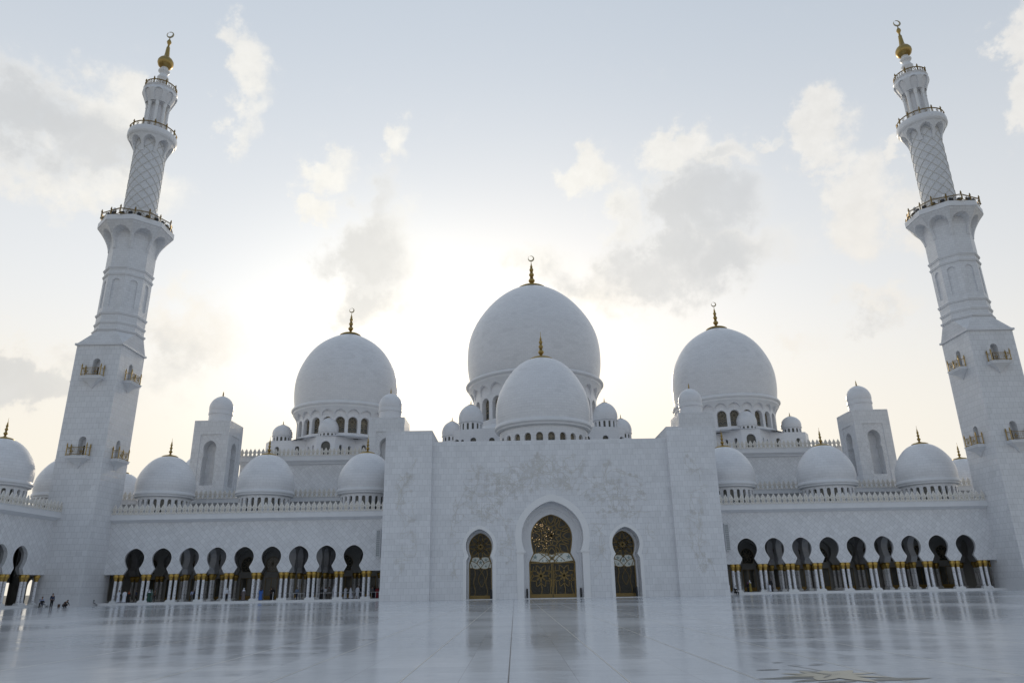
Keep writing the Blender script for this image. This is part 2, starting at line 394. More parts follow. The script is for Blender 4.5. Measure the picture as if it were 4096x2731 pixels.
# wall with arched openings; front at y=yf, back at y=yb (yb>yf)
def arched_wall(mb, x0, x1, z0, z1, yf, yb, ops, back=False, ends='', top=True, bottom=True, splay=0.):
    def fq(xa, za, xb, zb, xc, zc, xd, zd, y, flip=False):
        pts = [(xa, y, za), (xb, y, zb), (xc, y, zc), (xd, y, zd)]; uv = [(xa, za), (xb, zb), (xc, zc), (xd, zd)]
        if flip: pts.reverse(); uv.reverse()
        mb.quad(*pts, u=uv)
    faces = [(yf, False)]+([(yb, True)] if back else [])
    xs = [x0]
    for i in range(len(ops)-1): xs.append((ops[i][0]+ops[i+1][0])/2)
    xs.append(x1)
    if not ops:
        for y, fl in faces: fq(x0, z0, x1, z0, x1, z1, x0, z1, y, fl)
    for i, (xc, ol) in enumerate(ops):
        xl, xr = xs[i], xs[i+1]; sill = ol[0][1]
        if sill > z0+1e-6:
            for y, fl in faces:
                if xc-ol[0][0] > xl: fq(xl, z0, xc-ol[0][0], z0, xc-ol[0][0], sill, xl, sill, y, fl)
                fq(xc-ol[0][0], z0, xc+ol[0][0], z0, xc+ol[0][0], sill, xc-ol[0][0], sill, y, fl)
                if xr > xc+ol[0][0]: fq(xc+ol[0][0], z0, xr, z0, xr, sill, xc+ol[0][0], sill, y, fl)
            a, b = (xc-ol[0][0], yf, sill), (xc+ol[0][0], yf, sill)
            mb.quad(a, b, (b[0]-splay, yb, sill), (a[0]+splay, yb, sill))
        for (da, za), (db, zb) in zip(ol[:-1], ol[1:]):
            for y, fl in faces:
                if abs(zb-za) > 1e-6:
                    fq(xl, za, xc-da, za, xc-db, zb, xl, zb, y, fl)
                    fq(xc+da, za, xr, za, xr, zb, xc+db, zb, y, fl)
                elif abs(da-db) > 1e-6: pass
            sa = splay if da > splay else da; sb = splay if db > splay else db
            mb.quad((xc-da, yf, za), (xc-da+sa, yb, za), (xc-db+sb, yb, zb), (xc-db, yf, zb), u=[(yf, za), (yb, za), (yb, zb), (yf, zb)])
            mb.quad((xc+da-sa, yb, za), (xc+da, yf, za), (xc+db, yf, zb), (xc+db-sb, yb, zb), u=[(yb, za), (yf, za), (yf, zb), (yb, zb)])
        za = ol[-1][1]
        for y, fl in faces:
            fq(xl, za, xc, za, xc, z1, xl, z1, y, fl); fq(xc, za, xr, za, xr, z1, xc, z1, y, fl)
    if bottom:
        edges = [x0]
        for xc, ol in ops:
            if ol[0][1] <= z0+1e-6: edges += [xc-ol[0][0], xc+ol[0][0]]
        edges.append(x1)
        for i in range(0, len(edges), 2):
            if edges[i+1]-edges[i] > 1e-4: mb.quad((edges[i], yb, z0), (edges[i+1], yb, z0), (edges[i+1], yf, z0), (edges[i], yf, z0))
    if top: mb.quad((x0, yf, z1), (x1, yf, z1), (x1, yb, z1), (x0, yb, z1))
    if 'l' in ends: mb.quad((x0, yb, z0), (x0, yf, z0), (x0, yf, z1), (x0, yb, z1))
    if 'r' in ends: mb.quad((x1, yf, z0), (x1, yb, z0), (x1, yb, z1), (x1, yf, z1))
def fill(mb, xc, ol, y):                               # a pane that fills an opening outline
    for (da, za), (db, zb) in zip(ol[:-1], ol[1:]):
        if abs(zb-za) > 1e-6: mb.quad((xc-da, y, za), (xc+da, y, za), (xc+db, y, zb), (xc-db, y, zb), u=[(xc-da, za), (xc+da, za), (xc+db, zb), (xc-db, zb)])
def inside(ol, x, z):
    x = abs(x)
    for (da, za), (db, zb) in zip(ol[:-1], ol[1:]):
        if za <= z <= zb and zb > za: return x <= da+(db-da)*(z-za)/(zb-za)
    return False
def full_outline(xc, ol):
    return [(xc+d, z) for d, z in ol]+[(xc-d, z) for d, z in reversed(ol[:-1])]
# ------------------------------------------------------------------ shared meshes
CACHE = {}
def cached(key, fn):
    if key not in CACHE: CACHE[key] = fn()
    return CACHE[key]
def cylfn(R, radf): return lambda x, y, z: ((radf(z)-y)*math.cos(-PI/2+x/R), (radf(z)-y)*math.sin(-PI/2+x/R), z)
def mesh_merlon():
    mb = MB()
    h = 1.5
    o = [(.40, 0), (.40, .12), (.31, .24), (.21, .42), (.21, .48), (.31, .64), (.39, .80), (.37, .89), (.30, .98), (.265, 1.08), (.19, 1.22), (.10, 1.38), (0, 1.56)]
    mb.plate([(x, z) for x, z in o]+[(-x, z) for x, z in reversed(o[:-1])], -.07, .07)
    return mb.build('merlon', 'merlon_stone', mesh_only=True)
def mesh_carving():
    mb = MB()
    for s in (1, -1):
        mb.ribbon([(s*.24, .06), (s*.14, .3), (s*.11, .5), (s*.17, .72), (s*.2, .88)], .035, -.07, .008)
    mb.ribbon([(.06*math.sin(t*PI/4), .84+.09*math.cos(t*PI/4)) for t in range(8)], .04, -.07, .008, close=True)
    mb.ribbon([(0, 1.05), (0, 1.25)], .06, -.07, .008)
    mb.ribbon([(-.26, .03), (.26, .03)], .03, -.07, .008)
    mb.plate([(0, .2), (.07, .42), (0, .66), (-.07, .42)], -.08, -.068)
    return mb.build('carving', 'merlon_carving', mesh_only=True)
def merlons(root, x0, x1, pitch, y, z, sc=1., backs=False):
    n = int(round((x1-x0)/pitch)); me = cached('merlon', mesh_merlon); mc = cached('carving', mesh_carving)
    for i in range(n):
        x = x0+(i+.5)*(x1-x0)/n
        o = inst('merlon', me, root, (x, y, z), scale=(sc*pitch/.8, sc, sc))
        inst('carving', mc, o)
def mesh_capital():
    mb = MB()
    def rib(a, z):
        q = max(0., min(1., (z-3.36)/.5)); return (.05+.06*q)*abs(math.sin(a*5+ (z*9 if z < 3.8 else 4.)))-.02
    prof = [(.22, 3.26), (.25, 3.28), (.25, 3.34), (.22, 3.38), (.25, 3.44), (.30, 3.54), (.29, 3.58), (.35, 3.68), (.385, 3.82), (.375, 3.88), (.395, 3.95), (.36, 4.02), (.32, 4.07), (.32, 4.13), (0, 4.13)]
    mb.lathe(prof, 40, rib=rib)
    return mb.build('capital', 'gold_capital', smooth=True, mesh_only=True, auto=50)
def mesh_shaft():
    mb = MB()
    mb.lathe([(.27, .55), (.27, .60), (.24, .63), (.245, .68), (.215, .72), (.205, 3.36)], 12)
    return mb.build('shaft', 'column_marble', smooth=True, mesh_only=True, auto=40)
def column(root, x, y):
    c = inst('column', cached('shaft', mesh_shaft), root, (x, y, 0))
    inst('capital', cached('capital', mesh_capital), c)
def mesh_plinth(w, d):
    mb = MB(); mb.box(-w/2, w/2, -d/2, d/2, .3, .47); mb.box(-w/2+.06, w/2-.06, -d/2+.05, d/2-.05, .47, .56, 'b')
    return mb.build('plinth', 'marble_white', mesh_only=True)
def pair(root, x, y, along='x'):
    for s in (-.365, .365):
        column(root, x+(s if along == 'x' else 0), y+(0 if along == 'x' else s))
    me = cached('plinth', lambda: mesh_plinth(1.45, .72))
    inst('plinth', me, root, (x, y, 0), rz=0 if along == 'x' else PI/2)

ARCH = ogee(1.53, .98, 1.37, 4.14, 4.24, 4.92, 6.3, 7.84, steps=2)
def mesh_backdoor():
    mb = MB(); mb.box(-.95, .95, -.02, .02, .3, 3.55); return mb.build('doorway', 'dark_glass', mesh_only=True)
def mesh_backframe():
    mb = MB()
    for x in (-1.0, .94): mb.box(x, x+.06, -.05, .01, .3, 3.6)
    mb.box(-1., 1., -.05, .01, 3.56, 3.62); mb.box(-.95, .95, -.045, .0, .3, .85); mb.box(-.03, .03, -.045, .0, .85, 3.55)
    return mb.build('frame', 'gold_dark', mesh_only=True)
BW = ogee(1.1, .8, .8, 4.55, 4.56, 4.6, 5.7, 6.9, steps=1)
def mesh_backwin():
    mb = MB(); fill(mb, 0, BW, 0.); return mb.build('arched_window', 'dark_glass', mesh_only=True)
def mesh_backlat():
    mb = MB()
    for k in range(8):
        a = k*PI/4+PI/8
        for s in (1, -1):
            pts = []
            for i in range(9):
                t = i/8; r = t*1.05; w = s*.28*math.sin(t*PI)
                x = r*math.cos(a)-w*math.sin(a); z = 5.75+r*math.sin(a)+w*math.cos(a)
                if inside(BW, x, z): pts.append((x, z))
            mb.ribbon(pts, .05, -.01, .03)
    mb.ribbon(full_outline(0, BW), .09, -.01, .04, close=True)
    return mb.build('lattice', 'lattice_bronze', mesh_only=True)

def arcade(root, x0, x1, pairs, singles, trans, front_open, depth=13.4, rear_pairs=(), back_ops=None, step=(0, 0), wins=(), mer=None, xr=None, shut=(0, 1), pierced=None):
    """local frame: wall front at y=0 facing -y"""
    cx = [(a+b)/2 for a, b in zip(pairs[:-1], pairs[1:]) if abs(b-a-4) < .1]
    # front wall; rectangular end openings are flat lintels above 4.14
    mb = MB(); arched_wall(mb, x0, x1, 4.14, 11.5, 0, .55, [(c, ARCH) for c in cx], back=True, ends='lr')
    mb.build('front_wall', 'marble_diamond', root)
    mb = MB()       # moulded edge round the openings
    for c in cx: mb.ribbon(full_outline(c, [(d-.05, z) for d, z in ARCH[:-1]]+[(0, ARCH[-1][1]-.05)]), .10, .0, .02)
    mb.build('arch_moulding', 'marble_white', root)
    a, b = x0+step[0], x1+step[1]
    mb = MB()
    mb.box(a, b, -.82, 0, 11.78, 12.5, '')
    mb.quad((a, -.8, 11.78), (a, 0, 11.40), (b, 0, 11.40), (b, -.8, 11.78)); mb.box(a, b, -.0, 1.2, 11.5, 12.4, 'b')
    mb.box(a, b, -.90, -.7, 12.5, 12.56)
    mb.build('cornice', 'marble_plain', root)
    if mer: merlons(root, mer[0], mer[1], .8, -.7, 12.56, .97)
    mb = MB(); mb.box(xr[0], xr[1], -.75, depth, 0., .3); mb.build('floor_step', 'marble_white', root)
    mb = MB(); mb.box(xr[0], xr[1], .55, depth+.6, 8.7, 12.0); mb.build('roof', 'roof_screed', root)
    bo = back_ops or []
    for e in [xr[k] for k in shut]: mb = MB(); mb.box(e-.1, e+.1, .56, depth, .0, 8.7); mb.build('end_wall', 'shaded_inner_stone', root)
    mb = MB(); arched_wall(mb, xr[0], xr[1], .3, 8.7, depth, depth+.6, bo, back=True, ends='lr'); mb.build('back_wall', 'shaded_inner_stone', root)
    if pierced is not None:          # gable end with open arches to the outside
        mb = MB(lambda X, Y, Z: (pierced+Y, X, Z)); arched_wall(mb, -.5, depth, .3, 8.7, -.1, .5, [(3.9, roundarch(1.15, .3, 2.7)), (7.6, roundarch(1.15, .3, 2.7)), (11.2, roundarch(1.15, .3, 2.7))], back=True); mb.build('end_wall', 'shaded_inner_stone', root)
    for x in pairs: pair(root, x, .28)
    for x in singles:
        column(root, x, .28); inst('plinth', cached('plinth1', lambda: mesh_plinth(.72, .72)), root, (x, .28, 0))
    for x in rear_pairs: pair(root, x, depth-.5)
    tm = MB()
    for x in trans:
        for y in (4.4, 8.4): pair(root, x, y, 'y')
        t2 = MB(lambda X, Y, Z, x=x: (x-.45+Y, X, Z))
        arched_wall(t2, .56, depth, 4.14, 8.7, 0, .9, [(2.4, ARCH), (6.4, ARCH), (10.4, ARCH)], back=True)
        for v, f, u in [(t2.V, t2.F, t2.U)]: tm.add(v, f, None)
    if trans: tm.build('transverse_arch', 'shaded_arch_marble', root)
    if rear_pairs:
        t3 = MB(); rp = sorted(rear_pairs)
        arched_wall(t3, rp[0]-1.5, rp[-1]+1.5, 4.14, 8.7, depth-.9, depth-.05, [((p+q)/2, ARCH) for p, q in zip(rp[:-1], rp[1:])])
        t3.build('rear_arch_wall', 'shaded_inner_stone', root)
    for x in wins:
        d = inst('doorway', cached('bdoor', mesh_backdoor), root, (x, depth-.03, 0)); inst('frame', cached('bframe', mesh_backframe), d)
        w = inst('arched_window', cached('bwin', mesh_backwin), root, (x, depth-.03, 0)); inst('lattice', cached('blat', mesh_backlat), w)

# ------------------------------------------------------------------ domes
PROF_SIDE = [(0, .962), (.07, .98), (.135, .992), (.19, .998), (.248, 1.), (.33, .992), (.407, .973), (.5, .93), (.58, .872), (.65, .818), (.708, .759), (.765, .69), (.814, .618), (.87, .505), (.92, .371), (.95, .29), (.973, .208), (.99, .11), (1, 0)]
PROF_MAIN = [(0, .945), (.06, .97), (.12, .99), (.19, .998), (.26, 1.), (.34, .994), (.42, .98), (.48, .953), (.53, .922), (.60, .867), (.665, .802), (.72, .737), (.777, .667), (.83, .581), (.884, .480), (.93, .375), (.97, .245), (.99, .13), (1, 0)]
PROF_ARC = [(0, .975), (.1, .995), (.2, 1), (.35, .975), (.45, .93), (.53, .885), (.6, .83), (.7, .74), (.78, .655), (.845, .57), (.9, .475), (.95, .36), (.98, .235), (1, 0)]
PROF_SMALL = [(0, .955), (.1, .985), (.2, 1), (.35, .985), (.5, .925), (.65, .82), (.78, .675), (.88, .50), (.95, .33), (.985, .18), (1, 0)]
PROF_MID = [(0, .975), (.08, .995), (.16, 1.), (.25, .985), (.33, .955), (.41, .91), (.5, .845), (.6, .75), (.7, .64), (.79, .53), (.87, .425), (.94, .315), (.98, .20), (1, 0)]
def mesh_shell(R, z0, z1, prof, mat, n, lip=0.):
    mb = MB(); P = []
    H = z1-z0
    # resample evenly and relax so that the curve has no corners
    raw = [(r*R, t*H) for t, r in prof]; cum = [0.]
    for p, q in zip(raw[:-1], raw[1:]): cum.append(cum[-1]+math.hypot(q[0]-p[0], q[1]-p[1]))
    N = 56; sm = [(float(np.interp(cum[-1]*i/N, cum, [p[0] for p in raw])), float(np.interp(cum[-1]*i/N, cum, [p[1] for p in raw]))) for i in range(N+1)]
    for _ in range(14): sm = [sm[0]]+[tuple((sm[i-1][k]+2*sm[i][k]+sm[i+1][k])/4 for k in (0, 1)) for i in range(1, N)]+[sm[-1]]
    pr = [(z/H, r/R) for r, z in sm]
    P = [(max(.0, r*R), z0+t*H) for t, r in pr]; P[-1] = (0.001, z1)
    mb.lathe(P, n)
    return mb.build('shell', mat, smooth=True, mesh_only=True)
def mesh_finial(h, r, plate, cres):
    """gold finial: plate, three balls, spike; h = height above dome top (z=0)"""
    mb = MB()
    P = [(plate, -.02*h-.12*plate), (plate, 0-.08*plate), (plate*.8, .03*h*.5), (plate*.45, .05*h), (r*.85, .09*h), (r*.6, .12*h)]
    def ball(zc, rr, nk):
        return [(nk, zc-rr*1.0)]+[(nk+(rr-nk)*math.sin(PI*i/6), zc-rr*.9+rr*1.8*i/6) for i in range(1, 6)]+[(nk, zc+rr)]
    for zc, rr in ((.24, 1.), (.44, .80), (.61, .64)):
        P += [(r*.5, zc*h-r*rr*1.15)]+ball(zc*h, r*rr, r*.36)+[(r*.5*rr+.1*r, zc*h+r*rr*1.08)]
    P += [(r*.3, .70*h), (r*.42, .72*h), (r*.22, .77*h), (r*.10, .84*h), (r*.05, .9*h if cres else h), (0, .9*h if cres else h)]
    mb.lathe(P, 20)
    return mb.build('finial', 'gold' if not cres else 'gold', smooth=True, mesh_only=True, auto=60)
def mesh_crescent(R):
    mb = MB(); N = 36; gap = .16
    out = [(R*math.sin(gap+(2*PI-2*gap)*i/N), R*math.cos(gap+(2*PI-2*gap)*i/N)) for i in range(N+1)]
    inn = [(R*.74*math.sin(gap*1.0+(2*PI-2*gap)*i/N), R*.22+R*.74*math.cos(gap*1.0+(2*PI-2*gap)*i/N)) for i in range(N+1)]
    ca, sa = math.cos(-.55), math.sin(-.55)
    rot = lambda p: (p[0]*ca+p[1]*sa, -p[0]*sa+p[1]*ca)
    out = [rot(p) for p in out]; inn = [rot(p) for p in inn]
    t = R*.09
    vs = []; fs = []
    for (a, b), (c, d) in zip(out, inn): vs += [(a, -t, b), (c, -t, d), (c, t, d), (a, t, b)]
    for i in range(N):
        for k in range(4): fs.append((i*4+k, i*4+(k+1) % 4, i*4+4+(k+1) % 4, i*4+4+k))
    fs += [(3, 2, 1, 0), (N*4, N*4+1, N*4+2, N*4+3)]
    mb.add(vs, fs)
    return mb.build('crescent', 'crescent_metal', mesh_only=True)
def mesh_window(hw, z0, zs, ztop, kind):
    ol = roundarch(hw, z0, zs) ; mb = MB(); fill(mb, 0, ol, 0.); return mb.build('window', 'dark_glass', mesh_only=True)
def mesh_lattice(hw, z0, zs, w):
    ol = roundarch(hw, z0, zs); mb = MB()
    def cl(pts):
        seg = []
        for p in pts:
            if inside(ol, *p): seg.append(p)
            else:
                if len(seg) > 1: mb.ribbon(seg, w, -.02, .05)
                seg = []
        if len(seg) > 1: mb.ribbon(seg, w, -.02, .05)
    H = zs+hw-z0
    cz = zs
    for k in range(8):                                  # star flower in the head
        a = k*PI/4+PI/2
        for s in (1, -1):
            cl([(r*math.cos(a)-s*hw*.3*math.sin(i/8*PI)*math.sin(a), cz+r*math.sin(a)+s*hw*.3*math.sin(i/8*PI)*math.cos(a)) for i in range(9) for r in [hw*1.0*i/8]])
    rows = max(1, int((zs-z0)/(hw*1.15)))
    for j in range(rows+1):                             # interlaced arcs below
        zc = z0+(zs-hw*.6-z0)*j/max(1, rows)
        for xo in (-hw, 0, hw):
            cl([(xo+hw*math.cos(PI*i/12), zc-hw*.2+hw*.75*math.sin(PI*i/12)) for i in range(13)])
    mb.ribbon(full_outline(0, [(x-.03, z) for x, z in ol[:-1]]+[(0, ol[-1][1]-.03)]), w*1.4, -.02, .06, close=True)
    return mb.build('lattice', 'lattice_bronze', mesh_only=True)
def dome(name, label, x, y, R, zdrum, zring, zb, zt, drum_r, nwin, wspec, tip, mat='marble_dome', prof=PROF_MID, seg=72, corbel=None, cres=False, group=None, vis=None, lattice=True, plate=None, ball=None, cat='dome', skirt=None, ringmat='marble_plain'):
    """wspec=(half width, z0, spring) of drum windows"""
    t = thing(name, label, cat, (x, y, 0), 0, group)
    key = (R, round(zb, 2), zt, mat)
    inst('shell', cached(('shell',)+key, lambda: mesh_shell(R, zb, zt, prof, mat, seg)), t)
    def ringm():
        mb = MB(); h = zb-zring
        mb.lathe([(R*.97, zb+.02), (R*1.0, zb-.02*h), (R*1.018, zb-.25*h), (R*1.018, zb-.45*h), (R*1.0, zb-.6*h), (R*.985, zb-.63*h), (R*.98, zb-.85*h), ((drum_r+.05) if corbel is None else R*.985, zring)], seg)
        return mb.build('ring', ringmat, smooth=True, mesh_only=True, auto=30)
    inst('ring', cached(('ring',)+key+(zring, drum_r), ringm), t)
    def drumm():
        if nwin == 0:
            mb = MB(); mb.lathe([(drum_r, zdrum), (drum_r, zring)], seg); return mb.build('drum', mat, smooth=True, mesh_only=True, auto=30)
        mb = MB(cylfn(drum_r, lambda z: drum_r)); pit = 2*PI*drum_r/nwin
        ztop = zring if corbel is None else zring
        arched_wall(mb, -PI*drum_r, PI*drum_r, zdrum, ztop, 0, wspec[3], [(-PI*drum_r+(i+.5)*pit, roundarch(wspec[0], wspec[1], wspec[2])) for i in range(nwin)], top=False, bottom=False)
        return mb.build('drum', mat, mesh_only=True)
    inst('drum', cached(('drum', drum_r, zdrum, zring, nwin, wspec, mat), drumm), t)
    if skirt:
        mb = MB(); mb.lathe([(drum_r+skirt[0], skirt[1]), (drum_r+.02, skirt[2])], seg); mb.build('skirt', 'marble_plain', t, smooth=True)
    if corbel:      # scalloped corbel band flaring out to the ring
        z0, n = corbel
        def corb():
            rf = lambda z: drum_r+.06+(R*.985-drum_r-.06)*max(0., (z-z0)/(zring-z0))**1.5
            mb = MB(cylfn(drum_r, lambda z: drum_r+.0))
            mb.fn = lambda x, yy, z: ((rf(z)*(1-yy)+drum_r*yy)*math.cos(-PI/2+x/drum_r), (rf(z)*(1-yy)+drum_r*yy)*math.sin(-PI/2+x/drum_r), z)
            pit = 2*PI*drum_r/n
            ol = [(pit*.44, z0)]+[(pit*.44*max(0, 1-(i/8)**2.2)**.7, z0+.18*(zring-z0)+(zring-z0)*.58*i/8) for i in range(9)]
            arched_wall(mb, -PI*drum_r, PI*drum_r, z0, zring, 0, 1., [(-PI*drum_r+(i+.5)*pit, ol) for i in range(n)], top=False)
            return mb.build('corbel_band', 'marble_plain', mesh_only=True)
        inst('corbel_band', cached(('corb', drum_r, z0, n), corb), t)
    if nwin:
        hw, z0, zs, dp = wspec
        wm = cached(('win', hw, z0, zs), lambda: mesh_window(hw, z0, zs, 0, 0))
        lm = cached(('lat', hw, z0, zs), lambda: mesh_lattice(hw, z0, zs, max(.05, hw*.075))) if lattice else None
        rr = drum_r*math.cos(PI/nwin*.6)-dp+.02
        for i in range(nwin):
            a = -PI/2-PI+(i+.5)*2*PI/nwin
            da = (a+PI/2+PI) % (2*PI)-PI
            if abs(da) > (vis or 1.75): continue
            w = inst('window', wm, t, (rr*math.cos(a), rr*math.sin(a), 0), rz=a+PI/2)
            if lm: inst('lattice', lm, w)
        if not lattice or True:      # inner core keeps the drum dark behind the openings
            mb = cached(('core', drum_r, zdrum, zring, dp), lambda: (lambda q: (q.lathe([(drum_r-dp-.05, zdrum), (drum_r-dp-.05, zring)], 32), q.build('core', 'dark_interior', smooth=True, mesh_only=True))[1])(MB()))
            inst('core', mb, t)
    h = tip-zt
    rb = ball or R*.055
    f = inst('finial', cached(('fin', h, R, cres, rb), lambda: mesh_finial(h, rb, plate or R*.22, cres)), t, (0, 0, zt))
    if cres:
        rc = h*.098
        inst('crescent', cached(('cres', rc), lambda: mesh_crescent(rc)), f, (0, 0, .9*h+rc))
    return t

# ------------------------------------------------------------------ minaret
def mesh_balcony_rail():
    mb = MB(); w, d = 1.42, 1.0
    posts = [(-w, -d), (w, -d), (-w, -.08), (w, -.08)]
    for x, y in posts:
        mb.lathe([(.10, .0), (.10, .12), (.07, .15), (.07, 1.35), (.12, 1.4), (.12, 1.5), (.06, 1.55), (.10, 1.65), (.05, 1.78), (0, 1.95)], 8, (x, y))
    for z, r in ((.18, .045), (1.22, .05), (1.02, .025)):
        mb.tube([(-w, -.08, z), (-w, -d, z), (w, -d, z), (w, -.08, z)], r, 5)
    for i in range(1, 10):
        x = -w+2*w*i/10
        if i in (2, 3, 7, 8): continue
        mb.tube([(x, -d, .18), (x, -d, 1.02)], .02, 4)
    for xs in (-w*.5, w*.5):
        P = []
        for k in range(11): r = .34 if k % 2 == 0 else .15; P.append((xs+r*math.sin(k*PI/5), -d, .6+r*math.cos(k*PI/5)))
        mb.tube(P[:-1], .035, 4, closed=True)
        for k in range(0, 10, 2): mb.tube([(xs, -d, .6), P[k]], .03, 4)
    return mb.build('railing', 'gold', mesh_only=True)
def mesh_balcony_slab():
    mb = MB()
    mb.box(-1.6, 1.6, -1.18, 0, -.30, 0); mb.box(-1.68, 1.68, -1.26, 0, -.05, .06)
    # inverted pyramid bracket
    v = [(-1.5, -1.1, -.3), (1.5, -1.1, -.3), (1.5, 0, -.3), (-1.5, 0, -.3), (0, -.06, -1.7), (-.55, -.55, -.85), (.55, -.55, -.85), (.5, 0, -1.), (-.5, 0, -1.)]
    mb.add(v, [(0, 5, 6, 1), (0, 3, 8, 5), (1, 6, 7, 2), (5, 8, 4), (5, 4, 6), (6, 4, 7)])
    return mb.build('balcony', 'marble_plain', mesh_only=True)
def ring_rail(root, R, z, npost, nstar, oct=False, h=1.15):
    P = []
    def pt(a, zz, R=R):
        if oct:
            q = ((a % (PI/4))-PI/8); rr = R*math.cos(PI/8)/math.cos(q)
        else: rr = R
        return (rr*math.cos(a), rr*math.sin(a), zz)
    N = 64; off = 0.
    mb = MB()
    for zz, r in ((z+.08, .07), (z+h*.86, .075), (z+h*.72, .035)):
        mb.tube([pt(2*PI*i/N, zz) for i in range(N)], r, 5, closed=True)
    cell = 2*PI/npost/nstar
    for i in range(npost*nstar):
        a = (i+.5)*cell
        c = Vector(pt(a, z+h*.40)); tdir = Vector((-math.sin(a), math.cos(a), 0)); rr = h*.27
        Q = []
        for k in range(10):
            r = rr if k % 2 == 0 else rr*.42
            Q.append(tuple(c+tdir*(r*math.sin(k*PI/5))+Vector((0, 0, r*math.cos(k*PI/5)))))
        mb.tube(Q, .045, 4, closed=True)
        for da in (-.5, .5, -.4, .4): mb.tube([pt(a+cell*da, z+.08), pt(a+cell*da, z+h*.72)], .03, 4)
    rl = mb.build('railing', 'gold_dark', root)
    def pm():
        q = MB(); q.lathe([(.14, 0), (.14, .1), (.09, .14), (.09, h), (.15, h+.03), (.15, h+.12), (.07, h+.17), (.12, h+.27), (.05, h+.4), (0, h+.55)], 8)
        return q.build('post', 'gold_dark', mesh_only=True)
    me = cached(('post', h), pm)
    for i in range(npost):
        a = 2*PI*i/npost+off; p = pt(a, z); inst('post', me, rl, p)
def octo(R, rot=PI/8): return [(R*math.cos(rot+k*PI/4), R*math.sin(rot+k*PI/4)) for k in range(8)]
def minaret(name, label, x, y, side):
    t = thing(name, label, 'minaret', (x, y, 0))
    ox, oy = .5*side, -.25
    hs = 3.45
    # square base with arched niches
    mb = MB(); nic = roundarch(.55, 32.45, 34.9); nic2 = roundarch(.55, 20.45, 22.9)
    for k in range(4):
        ca, sa = math.cos(k*PI/2), math.sin(k*PI/2)
        mb.fn = lambda X, Y, Z, ca=ca, sa=sa: (ox+X*ca-(Y-hs)*sa, oy+X*sa+(Y-hs)*ca, Z)
        arched_wall(mb, -hs, hs, 0, 26, 0, 1.1, [(0, nic2)], top=False, bottom=False)
        arched_wall(mb, -hs, hs, 26, 37.6, 0, 1.1, [(0, nic)], top=False, bottom=False)
    mb.build('tower_base', 'marble_tower', t)
    mb = MB(); mb.box(ox-hs+1.1, ox+hs-1.1, oy-hs+1.1, oy+hs-1.1, 18, 37, 'b'); mb.build('niche_back', 'marble_plain', t)
    mb = MB(); mb.box(ox-hs-.04, ox+hs+.04, oy-hs-.04, oy+hs+.04, 0, .95, 'tb'); mb.box(ox-hs-.02, ox+hs+.02, oy-hs-.02, oy+hs+.02, .97, 1.35, 'b')
    mb.build('plinth', 'marble_plain', t)
    mb = MB(); e = hs+.25; mb.box(ox-e, ox+e, oy-e, oy+e, 37.6, 37.9)
    # broach from square to octagon
    o8 = octo(3.62); q = [(ox-hs-.05, oy-hs-.05), (ox+hs+.05, oy-hs-.05), (ox+hs+.05, oy+hs+.05), (ox-hs-.05, oy+hs+.05)]
    vs = [(a, b, 37.9) for a, b in q]+[(a, b, 40.1) for a, b in o8]
    # o8 vertices start at 22.5 deg, counter-clockwise
    f = [(2, 4+1, 4+0), (2, 3, 4+2, 4+1), (3, 4+3, 4+2), (3, 0, 4+4, 4+3), (0, 4+5, 4+4), (0, 1, 4+6, 4+5), (1, 4+7, 4+6), (1, 2, 4+0, 4+7)]
    mb.add(vs, f); mb.build('broach', 'marble_fine', t)
    # octagonal stage with blind arches
    mb = MB(); ap = 3.28; fw = 2*ap*math.tan(PI/8)
    bl = roundarch(.58, 44.25, 48.4)
    for k in range(8):
        a = k*PI/4; ca, sa = math.cos(a), math.sin(a)
        mb.fn = lambda X, Y, Z, ca=ca, sa=sa: (X*ca-(Y-ap)*sa, X*sa+(Y-ap)*ca, Z)
        arched_wall(mb, -fw/2, fw/2, 40.1, 59, 0, .22, [(0, bl)], top=False, bottom=False); fill(mb, 0, bl, .22)
    mb.build('octagonal_shaft', 'marble_fine', t)
    for z, r in ((40.3, .32), (41.55, .2), (43.1, .22), (49.75, .2), (50.85, .24)):
        mb = MB(); mb.prism(octo(3.55+r), z, z+.16); mb.prism(octo(3.55+r*.6), z-.18, z); mb.build('string_course', 'marble_plain', t)
    # flaring corbel with eight arches
    mb = MB()
    az = lambda z: ap+.06+1.93*max(0, (z-54.2)/4.1)**1.7
    cor = [(fw*.36, 54.3)]+[(fw*(.36+.06*i/5), 54.3+1.9*i/5) for i in range(1, 6)]+[(fw*.42*max(0, 1-(i/8)**2.2)**.6, 56.2+1.5*i/8) for i in range(1, 9)]
    cor[-1] = (0, cor[-1][1])
    for k in range(8):
        a = k*PI/4; ca, sa = math.cos(a), math.sin(a)
        def fn(X, Y, Z, ca=ca, sa=sa):
            A = az(Z)*(1-Y)+ap*Y; s_ = A/ap
            return (X*s_*ca+A*sa, X*s_*sa-A*ca, Z)
        mb.fn = fn
        # slice in z so that the flare is curved
        arched_wall(mb, -fw/2, fw/2, 54.3, 58.3, 0, 1., [(0, cor)], top=False, bottom=False)
    mb.build('corbel', 'marble_fine', t)
    mb = MB(); mb.prism(octo(5.62), 58.25, 58.42); mb.prism(octo(5.74), 58.42, 59.3); mb.build('platform', 'marble_plain', t)
    ring_rail(t, 5.55, 59.3, 16, 1, oct=True, h=1.2)
    def fl():
        q = MB(); q.box(-.3, .3, -.16, .14, .25, .68); q.box(-.26, .26, -.2, -.16, .29, .64); q.tube([(-.33, 0, .5), (-.33, 0, .1), (.33, 0, .1), (.33, 0, .5)], .03, 4); q.box(-.1, .1, -.1, .1, 0, .12)
        return q.build('floodlight', 'black_paint', mesh_only=True)
